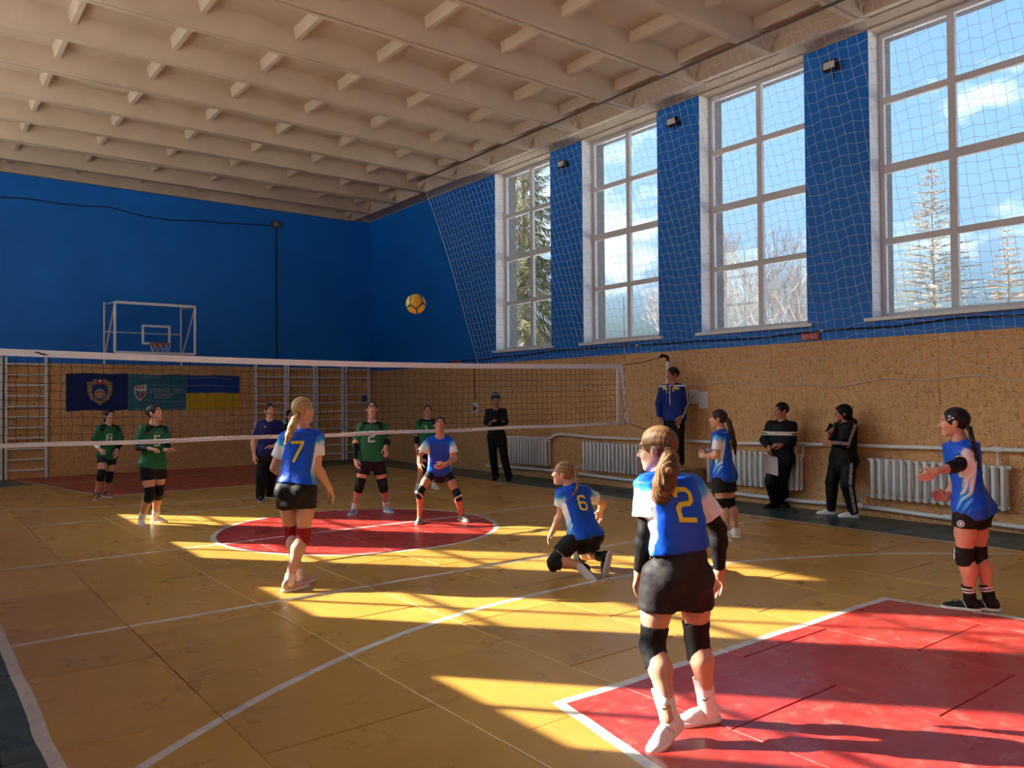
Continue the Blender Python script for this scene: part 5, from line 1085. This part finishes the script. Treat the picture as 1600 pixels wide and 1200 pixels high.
F13 = build_person('p13', 'ponytailed girl in blue shirt number 2 seen from behind, crouching in the foreground', dict(team, res=.0085, rhead=.0055, rhand=.0038, rshirt=.0085, sidew=-1, hcol=lin(66, 44, 30), hcol2=lin(150, 106, 68), tail=[.020, .040, .052, .054, .044, .012], rtail=.0055, rhair=.0055,
    bottom=lin(40, 34, 36), short=(.50, .058, .063), pads=(BLK, None), padlen=(.062, .066), socks=(WHT_, .42), mark='sock', shoes=(WHT_, WHT_), shoeacc=lin(190, 188, 186), armsleeves=(('R', .45, 1.93, BLK), ('L', .45, 1.93, BLK)), raised='L', hem=.34, bend=-.03, nums=(('2', True, .72, .175, M_NUMY, -.008),), curlv=.3, minw=.094, grow=.014, sleeve=.70, srad=(.037, .050)))
F16 = build_person('p16', 'girl in blue shirt with long dark braid and hairclips standing at the right edge', dict(team, res=.0095, rhead=.006, rhand=.0042, hcol=lin(30, 22, 20), tail=[.016, .019, .020, .019, .017, .010], braid=True, bottom=BLK, fat=1.06, short=(.42, .057, .058), pads=(BLK, WHT_), padlen=(.038, .05),
    socks=(BLK, .33), sockstripes=(.20, .26), shoes=(lin(16, 16, 18), lin(222, 218, 208)), shoeacc=lin(200, 198, 195), armsleeves=(('L', .72, 1.55, BLK),), hem=.03, nums=(('4', True, .66, .17, M_NUMY, .0),), sleeve=.62, thumb={'L': (0, 0, 1), 'R': (-.5, .3, 1)}, skin=lin(206, 146, 118)))
F5 = build_person('p5', 'blonde girl in blue shirt number 7 with red knee pads, seen from behind', dict(team, res=.010, rhand=.0042, hcol=lin(150, 112, 70), hcol2=lin(214, 178, 122), tail=[.022, .034, .036, .030, .010], bottom=lin(30, 26, 27), short=(.40, .060, .062), fat=1.03, pads=(lin(150, 14, 16), None), padlen=(.045, .05), socks=(lin(226, 205, 190), .12),
    shoes=(lin(206, 160, 146), lin(232, 220, 208)), hem=.22, nums=(('7', True, .66, .19, M_NUMY, -.02),), sleeve=.62, minw=.085))
CAMF = np.array((.61, .79, 0)); CAMR = np.array((.79, -.61, 0)); UPZ = np.array((0, 0, 1.))
F10 = build_person('p10', 'girl in blue shirt with thin braid kneeling on the floor', dict(team, res=.010, rhand=.0042, hcol=lin(96, 66, 46), hcol2=lin(176, 132, 92), tail=[.014, .017, .017, .015, .012, .006], braid=True, bottom=BLK, short=(.72, .059, .052), pads=(BLK, None), feet={'L': (.60 * CAMR - .62 * UPZ - .35 * CAMF, CAMF + .35 * CAMR + .3 * UPZ), 'R': (-.22 * CAMR - .97 * UPZ, -.75 * CAMR + .6 * CAMF)},
    shoes=(lin(18, 18, 20), lin(206, 200, 194)), socks=(BLK, .16), hem=.10, nums=(('6', True, .66, .15, M_NUMY, .0),), sleeve=.55))
F12 = build_person('p12', 'girl in blue shirt number 10 with long dark ponytail standing in profile by the radiator', dict(team, hcol=lin(40, 27, 24), hcol2=lin(70, 46, 36), tail=[.018, .028, .032, .028, .012], fat=1.13, bottom=BLK, short=(.60, .058, .057), pads=(BLK, lin(196, 180, 172)), padlen=(.05, .05), socks=(WHT_, .10), shoes=(WHT_, WHT_), hem=.02, nums=(('10', True, .66, .17, M_NUMY, .0),), sleeve=.72, thumb={'L': (0, 0, 1), 'R': (0, 0, 1)}, curlv=1.0))
F8 = build_person('p8', 'girl in plain fronted blue shirt crouching low inside the red circle', dict(team, hcol=lin(44, 30, 26), skin=lin(196, 132, 102), fat=.80, padk=.93, bottom=BLK, short=(.46, .052, .050), pads=(BLK, WHT_), padlen=(.050, .048), shoes=(lin(150, 146, 132), lin(206, 202, 190)), shoeacc=lin(70, 70, 66), hem=.10, sleeve=.66, hair='tied', sidew=1, curlv=.3, thumb={'L': (0, 0, 1)}))
gt = dict(top=green_col, skin=SKL, bottom=BLK, pads=(BLK, None), short=(.60, .056, .053), res=.0115, padlen=(.062, .062))
F6 = build_person('p6', 'girl with glasses in green shirt number 2 beyond the net, in blue shoes', dict(gt, hcol=lin(40, 30, 28), fat=1.10, socks=(WHT_, .22), shoes=(lin(120, 150, 190), lin(208, 214, 220)), shoeacc=lin(60, 84, 120), armsleeves=(('R', 1.02, 1.95, BLK), ('L', 1.02, 1.75, BLK)), hem=.10, nums=(('2', False, .66, .16, M_NUMW, 0),), sleeve=.78, minw=.100, hair='tied', skin=lin(210, 156, 132)))
gl = MB()
for sx in (-1, 1): gl.tube([tuple(F6.J['head'] - F6.org + F6.HR @ (np.array([sx * .031 + .024 * math.cos(a), .100, .010 + .019 * math.sin(a)]) * F6.hs)) for a in [2 * PI * i / 14 for i in range(14)]], .0022, 5, closed=True)
gl.tube([tuple(F6.J['head'] - F6.org + F6.HR @ (np.array([x, .101, .012]) * F6.hs)) for x in (-.008, .008)], .002, 5)
for sx in (-1, 1): gl.tube([tuple(F6.J['head'] - F6.org + F6.HR @ (np.array([sx * x, y, .012]) * F6.hs)) for x, y in ((.055, .098), (.078, .02), (.080, -.01))], .002, 5)
obj('glasses', gl, M_BLACK, F6.T)
F7 = build_person('p7', 'girl in green shirt number 1 half hidden behind the crouching blue player', dict(gt, res=.012, hcol=lin(50, 34, 30), socks=(WHT_, .12), shoes=(lin(206, 206, 208), WHT_), armsleeves=(('R', 1.05, 1.7, BLK),), nums=(('1', False, .70, .14, M_NUMW, .02),), sleeve=.85, hair='tied', hem=.06))
F4_ = build_person('p4', 'dark haired girl in green mostly hidden behind the blonde number 7 player', dict(gt, res=.013, hcol=lin(34, 25, 24), socks=(WHT_, .12), shoes=(WHT_, WHT_), sleeve=.85, hair='long', hem=.08))
F1 = build_person('p1', 'girl in green shirt number 8 farthest to the left beyond the net', dict(gt, res=.0115, hcol=lin(34, 22, 22), socks=(lin(120, 96, 110), .14), shoes=(lin(150, 92, 96), lin(214, 200, 196)), shoeacc=WHT_, armsleeves=(('R', 1.0, 1.86, WHT_), ('L', 1.1, 1.85, BLK)), nums=(('8', False, .62, .15, M_NUMW, .02),), sleeve=.95, hair='long', hem=.02, fat=.97, short=(.42, .056, .054), thumb={'R': (.6, .3, .7), 'L': (-.6, -.3, .7)}))
F2 = build_person('p2', 'girl in green shirt number 5 and white shoes standing in sunlight beyond the net', dict(gt, res=.011, hcol=lin(52, 36, 32), socks=(WHT_, .24), shoes=(lin(222, 222, 220), lin(228, 226, 222)), shoeacc=lin(150, 158, 160), armsleeves=(('R', .8, 1.92, BLK), ('L', 1.0, 1.92, BLK)), nums=(('5', False, .66, .15, M_NUMW, .02),), sleeve=.9, hair='bun', fat=1.05, hem=.06, short=(.52, .058, .059)))
F3 = build_person('p3', 'person in navy T-shirt with white striped sleeves and black trousers beyond the net', dict(top=tee_col(lin(24, 28, 96), lin(190, 198, 215)), topname='t_shirt', collar=True, trousers=True, bottom=lin(15, 14, 16), fat=1.13, skin=SKL, hcol=lin(52, 38, 34), hair='tied', shoes=(lin(20, 24, 32), lin(196, 192, 186)), shoeacc=lin(120, 128, 140), sleeve=.72, hem=.06, res=.012, nums=(), ankle=.038))
def pocket_mark(fig, du, dw, m, w=.03, h=.02, name='chest_mark'):
    f = np.cross(fig.ax, fig.rc); c = fig.P0 + fig.ax * fig.L * dw + fig.rc * du; me = [o for o in fig.T.children if o.name.split('.')[0] in ('t_shirt', 'jacket')][0]; bm = bmesh.new(); bm.from_mesh(me.data); bv = BVHTree.FromBMesh(bm); bm.free(); vs = []
    for x, y in ((-w, -h * .6), (-w * .3, -h), (w * .8, -h * .7), (w, h * .5), (w * .3, h), (-w * .6, h * .7)):
        p = c + fig.rc * x + fig.ax * y; q = bv.ray_cast(Vector(p + f * .5 - fig.org), Vector(-f), 1.0)[0]; vs.append(tuple((np.array(q) if q is not None else p - fig.org) + f * .004))
    link(name, MB().add(vs, [(0, 1, 2, 3, 4, 5)]).mesh(name, m, fix=False), me)
pocket_mark(F3, .055, .82, M_NUMW, .016, .012); pocket_mark(F3, .0, .58, mat('dark_red_print', (.22, .01, .04), .6), .055, .035)
F9 = build_person('p9', 'man dressed all in black with folded arms by the far radiator', dict(male=True, top=add_col_of(lin(9, 9, 11)), topname='sweater', trousers=True, bottom=lin(9, 9, 12), skin=SKD, hcol=lin(30, 24, 22), hair='short', shoes=(lin(12, 11, 12), lin(16, 15, 15)), sleeve=1.86, srad=(.040, .042), hem=.05, res=.012, ankle=.040, curlv=.9))
cap = MB(); hc_ = F9.J['head'] - F9.org
def capp(x, y, z): return tuple(hc_ + F9.HR @ (np.array([x, y, z]) * F9.hs))
nseg = 16
for rr_, z in (((.086, .110), .055), ((.087, .111), .078)): pass
vs = [capp(.088 * r_ * math.sin(2 * PI * i / nseg), -.013 + .110 * r_ * math.cos(2 * PI * i / nseg), z) for r_, z in ((1, .045), (1.0, .075), (.9, .115), (.6, .138), (.05, .146)) for i in range(nseg)]
cap.add(vs, [(j * nseg + i, j * nseg + (i + 1) % nseg, (j + 1) * nseg + (i + 1) % nseg, (j + 1) * nseg + i) for j in range(4) for i in range(nseg)], 0); obj('cap', cap, [mat('navy_cap', (.012, .020, .075), .7)], F9.T, 'all')
bd = MB(); vs = [capp(.0895 * math.sin(2 * PI * i / nseg), -.013 + .112 * math.cos(2 * PI * i / nseg), z) for z in (.100, .118) for i in range(nseg)]; vs = [capp(.082 * math.sin(2 * PI * i / nseg), -.013 + .103 * math.cos(2 * PI * i / nseg), z) if False else v for v, (z, i) in zip(vs, [(z, i) for z in (.1, .118) for i in range(nseg)])]
bd.add(vs, [(i, (i + 1) % nseg, nseg + (i + 1) % nseg, nseg + i) for i in range(nseg)]); obj('cap_band', bd, mat('pale_cap_band', (.45, .47, .52), .7), F9.T, 'all')
F11 = build_person('p11', 'man in blue white striped track jacket standing raised on a box by the net', dict(male=True, z0=.5, top=tee_col(lin(18, 44, 120), lin(214, 218, 226)), yoke=True, topname='jacket', trousers=True, bottom=lin(14, 13, 15), skin=SKD, hcol=lin(34, 26, 24), hair='short', shoes=(lin(206, 204, 202), WHT_), sleeve=1.93, srad=(.042, .046), hem=.07, res=.0115, ankle=.040, grow=.016, neckr=.040, cuff=.028, minw=.10))
pocket_mark(F11, .06, .78, mat('gold_badge', (.34, .30, .10), .6), .016, .022, 'badge'); pocket_mark(F11, -.06, .80, M_NUMW, .013, .010, 'chest_mark')
wh = thing('whistle_cord', 'white card in the lowered hand of the man in the blue jacket', 'card', tuple(F11.J['wrL'] + F11.J['haL'] * .15 + np.array((0, 0, -.02)))); obj('card', MB().bbox(-.02, .02, -.004, .004, -.03, .02, .002), M_PAPER, wh); wh.name = 'white_card'
F14 = build_person('p14', 'man in black sweater with white chest stripe leaning at the wall holding a paper', dict(male=True, top=sweater_col, topname='sweater', trousers=True, bottom=lin(10, 10, 13), skin=SKD, hcol=lin(22, 18, 18), hair='short', shoes=(lin(10, 10, 11), lin(14, 13, 13)), sleeve=1.9, srad=(.042, .046), hem=.04, res=.0115, fat=1.05, ankle=.042, grow=.016, curlv=.8, raised='L'))
w_ = F14.J['wrR'] + F14.J['haR'] * .10
t = thing('paper_sheet', 'white paper sheet hanging from the hand of the man in the striped sweater', 'paper', tuple(w_ + np.array((0, 0, -.02)))); sh_m = MB(); n = 8
rt_ = np.array((.80, -.60, 0)); nr_ = np.array((.60, .80, 0)) 
for k in (0, 1): sh_m.add([tuple(rt_ * (-.085 + .21 * i / n) + np.array((0, 0, .03 - .27 * j / n - .06 * i / n)) + nr_ * (-.055 + .02 * math.sin(3 * i / n + j / n) + k * .0012)) for j in range(n + 1) for i in range(n + 1)], [(j * (n + 1) + i, j * (n + 1) + i + 1, (j + 1) * (n + 1) + i + 1, (j + 1) * (n + 1) + i) for j in range(n) for i in range(n)])
obj('sheet', sh_m, M_PAPER, t, 'all')
def track_trouser(fig):
    def f(P):
        c = np.tile(lin(11, 11, 13), (len(P), 1)); o = fig.out('L'); m = np.zeros(len(P), bool)
        for a, b in (('hip', 'kn'), ('kn', 'an')):
            p0, p1 = fig.J[a + 'L'], fig.J[b + 'L']; x = nrm(p1 - p0); o2 = nrm(np.array((-.55, -.75, 0)) - x * (np.array((-.55, -.75, 0)) @ x)); z = np.cross(x, o2); s_ = (P - p0) @ x; near = (s_ > (-.12 if a == 'hip' else 0)) & (s_ < np.linalg.norm(p1 - p0)) & ((P - p0) @ o2 > .02); d = (P - p0) @ z
            for k in (-.010, .012): m |= near & (np.abs(d - k) < .0075)
        c[m] = lin(190, 186, 186); return c
    return f
F15 = build_person('p15', 'dark haired woman in black striped tracksuit and white sneakers holding up a phone', dict(top=tee_col(lin(11, 11, 13), lin(190, 186, 186)), topname='jacket', trousers=True, tcol=track_trouser, skin=SKD, hcol=lin(14, 11, 12), hair='bob', hood=lin(11, 11, 13), shoes=(lin(236, 234, 232), WHT_), shoeacc=lin(190, 190, 190), sleeve=1.9, srad=(.044, .050), hem=.02, res=.0115, fat=1.16, ankle=.034, grow=.018, minw=.108, curl={'R': 1.1, 'L': .8}, solek=.012, thumb={'R': (0, 0, 1), 'L': (0, 0, 1)}))
hp_ = F15.J['wrR'] + F15.J['haR'] * .085
t = thing('phone', 'black mobile phone held up by the woman in the tracksuit', 'phone', tuple(hp_)); t.rotation_euler = (.15, -.42, math.radians(120)); obj('case', MB().bbox(-.032, .032, -.005, .005, -.03, .10, .004), M_BLACK, t); obj('screen', MB().bbox(-.028, .028, .0052, .0062, -.025, .095, .0004), mat('dark_glass', (.01, .01, .012), .1, .5), t)
# small things that belong to single figures
def disc_on(fig, part_name, p, n_dir, r, m, name, ring=None, parent=None):
    me = [o for o in fig.T.children if o.name.split('.')[0] == part_name][0]; bm = bmesh.new(); bm.from_mesh(me.data); bv = BVHTree.FromBMesh(bm); bm.free(); d = nrm(n_dir); a = nrm(np.cross(d, (0, 0, 1))); b = np.cross(d, a); vs = []
    for k in range(14):
        q = p + (a * math.cos(2 * PI * k / 14) + b * math.sin(2 * PI * k / 14)) * r; h = bv.ray_cast(Vector(q - d * .4 - fig.org), Vector(d), .9)[0]; vs.append(tuple((np.array(h) if h is not None else q - fig.org) - d * .003))
    if ring:
        c = np.mean(vs, 0); inner = [tuple(c + (np.array(v) - c) * ring) for v in vs]; link(name, MB().add(vs + inner, [(k, (k + 1) % 14, 14 + (k + 1) % 14, 14 + k) for k in range(14)]).mesh(name, m, fix=False), me)
    else: link(name, MB().add(vs, [tuple(range(14))]).mesh(name, m, fix=False), me)
vd = nrm(F16.J['hipL'] - np.array((-4.78, -9.49, 1.69))); disc_on(F16, 'shorts', F16.J['hipL'] * .66 + F16.J['knL'] * .34 + np.array((-.045, .02, -.0)), vd, .026, M_WHITE, 'shorts_badge', .72)
disc_on(F16, 'shorts', F16.J['hipL'] * .66 + F16.J['knL'] * .34 + np.array((-.045, .02, 0)), vd, .012, M_WHITE, 'shorts_badge')
for dx, dz in ((.010, .055), (-.012, .042), (.012, .030)):
    c = F16.J['head'] + F16.HR @ (np.array([-.078, dx + .02, dz]) * F16.hs) - F16.org; obj('hair_clip', MB().ball(c, (.010, .012, .008), 8), M_WHITE, F16.T, 'all')
tri = MB(); n_ = nrm(np.array((-4.78, -9.49, 1.2)) - F10.J['anR'])
# ------------------------------------------------------------------ trees outside the windows
def conifer(name_label, x, y, h, base_r, needle, seed, droop=.35, dens=1.0, zb=-.35, crown0=.12, lean=0.0, tuft=1.0):
    rr = random.Random(seed); t = thing('spruce_tree', name_label, 'tree', (x, y, zb))
    tr = MB(); pts = [(lean * h * f + .03 * h * .1 * math.sin(f * 6), 0, h * f) for f in [i / 12 for i in range(13)]]; tr.tube(pts, [max(.02, .018 * h * (1 - i / 12)) for i in range(13)], 7)
    obj('trunk', tr, M_BARK, t, True)
    br = MB(); fo = MB(); z = h * crown0
    while z < h * .985:
        f = z / h; R_ = base_r * (1 - (f - crown0) / (1 - crown0)) ** .85 + .05; n = rr.randint(5, 7); a0 = rr.uniform(0, 6.28); cx = lean * z
        for k in range(n):
            a = a0 + 2 * PI * k / n + rr.uniform(-.25, .25); L = R_ * rr.uniform(.72, 1.1); up = .25 * (f - .35)
            ps = []
            for i in range(6):
                s = i / 5; r = L * s; zz = z + L * (up * s - droop * math.sin(s * PI * .62) + .16 * s * s * droop * 2); ps.append(Vector((cx + r * math.cos(a), r * math.sin(a), zz)))
            br.tube(ps, [max(.006, .012 * L * (1 - i / 5.5)) for i in range(6)], 4, cap=False)
            nt = max(3, int(L * 11 * dens))
            for j in range(nt):
                s = .18 + .82 * (j + rr.random()) / nt; i = min(4, int(s * 5)); p = ps[i].lerp(ps[i + 1], s * 5 - i); d = (ps[i + 1] - ps[i]).normalized()
                for sd in (-1, 1):
                    sv = Vector((-math.sin(a), math.cos(a), 0)) * sd; q = (d * .6 + sv * rr.uniform(.5, 1) + Vector((0, 0, -rr.uniform(.15, .8) * droop * 2))).normalized(); ln = tuft * L * (.30 - .17 * s) * rr.uniform(.6, 1.2) + .08
                    w = Vector((0, 0, 1)).cross(q).normalized() * (.022 + .014 * rr.random()); hN = q.cross(w).normalized() * .022; e = p + q * ln
                    m = p + q * ln * .5
                    fo.add([p + w * .4, p - w * .4, m + w, m - w, m + hN, e], [(0, 1, 3, 2), (2, 4, 5), (4, 3, 5), (3, 2, 5), (0, 2, 4), (1, 4, 3), (0, 4, 1)])
        z += h * rr.uniform(.020, .034)
    obj('branches', br, M_BARK, t); o = obj('needles', fo, needle, t); o['kind'] = 'stuff'
    return t
def bare_tree(label, x, y, h, seed, m, zb=-.35, spread=.5, depth=6):
    rr = random.Random(seed); t = thing('bare_tree', label, 'tree', (x, y, zb)); tk = MB(); tw = MB()
    def grow(p, d, L, r, k):
        ps = [p]; dd = d
        for i in range(4):
            dd = (dd + Vector((rr.uniform(-.14, .14), rr.uniform(-.14, .14), .05))).normalized(); ps.append(ps[-1] + dd * L / 4)
        (tk if k < 3 else tw).tube(ps, [r * (1 - .09 * i) for i in range(5)], 6 if k < 2 else 3, cap=False)
        if k >= depth: return
        for j in range(3 if k else 5):
            s = rr.uniform(.45, 1.0) if j else 1.0; i = min(3, int(s * 4)); q = ps[i].lerp(ps[i + 1], s * 4 - i); ax = Vector((rr.uniform(-1, 1), rr.uniform(-1, 1), rr.uniform(-.2, .5))).normalized(); nd = (dd + ax * rr.uniform(.4, 1.0) * spread * 1.7).normalized()
            grow(q, nd, L * rr.uniform(.55, .78), max(.006, r * .60), k + 1)
    grow(Vector((0, 0, 0)), Vector((0, 0, 1)), h * .34, h * .016, 0)
    obj('trunk', tk, m, t, True); o = obj('twigs', tw, m, t); o['kind'] = 'stuff'
    return t
M_BARK = mat('pale_bark', (.20, .165, .14), .9, .1, var=.2, scale=4); M_BIRCH = mat('pale_twigs', (.30, .26, .245), .85, .15, var=.15)
M_NEED1 = mat('olive_needles', (.15, .145, .07), .7, .2, var=.35, scale=2.5); M_NEED2 = mat('frosted_needles', (.23, .21, .18), .8, .2, var=.25, scale=3); M_NEED3 = mat('brown_needles', (.20, .15, .115), .8, .2, var=.25, scale=3)
conifer('dense drooping spruce filling the window nearest the corner', 18.2, 19.2, 17.0, 3.9, M_NEED1, 11, droop=.55, dens=1.6, tuft=1.45)
conifer('tall sparse greyish spruce seen through the nearest window', 21.0, 2.05, 9.35, 2.5, M_NEED2, 5, droop=-.06, dens=1.15, tuft=.75)
conifer('small brown spruce at the right side of the nearest window', 25.5, 1.55, 8.0, 1.7, M_NEED3, 8, droop=.02, dens=1.3)
conifer('short thin spruce between the two other trees in the nearest window', 24.5, 2.75, 6.3, .8, M_NEED2, 9, droop=.02, dens=1.3)
bare_tree('bare birch at the left of the third window', 21.0, 9.75, 9.6, 21, M_BIRCH, spread=.42)
bare_tree('bare bushy tree in the lower right of the third window', 22.5, 8.1, 9.2, 23, M_BIRCH, spread=.55)
bare_tree('bare crooked tree in the middle of the third window', 25.0, 10.6, 10.4, 31, M_BIRCH, spread=.5)
bare_tree('bare tree reaching in from the right of the second window', 19.5, 10.6, 9.0, 27, M_BIRCH, spread=.6)
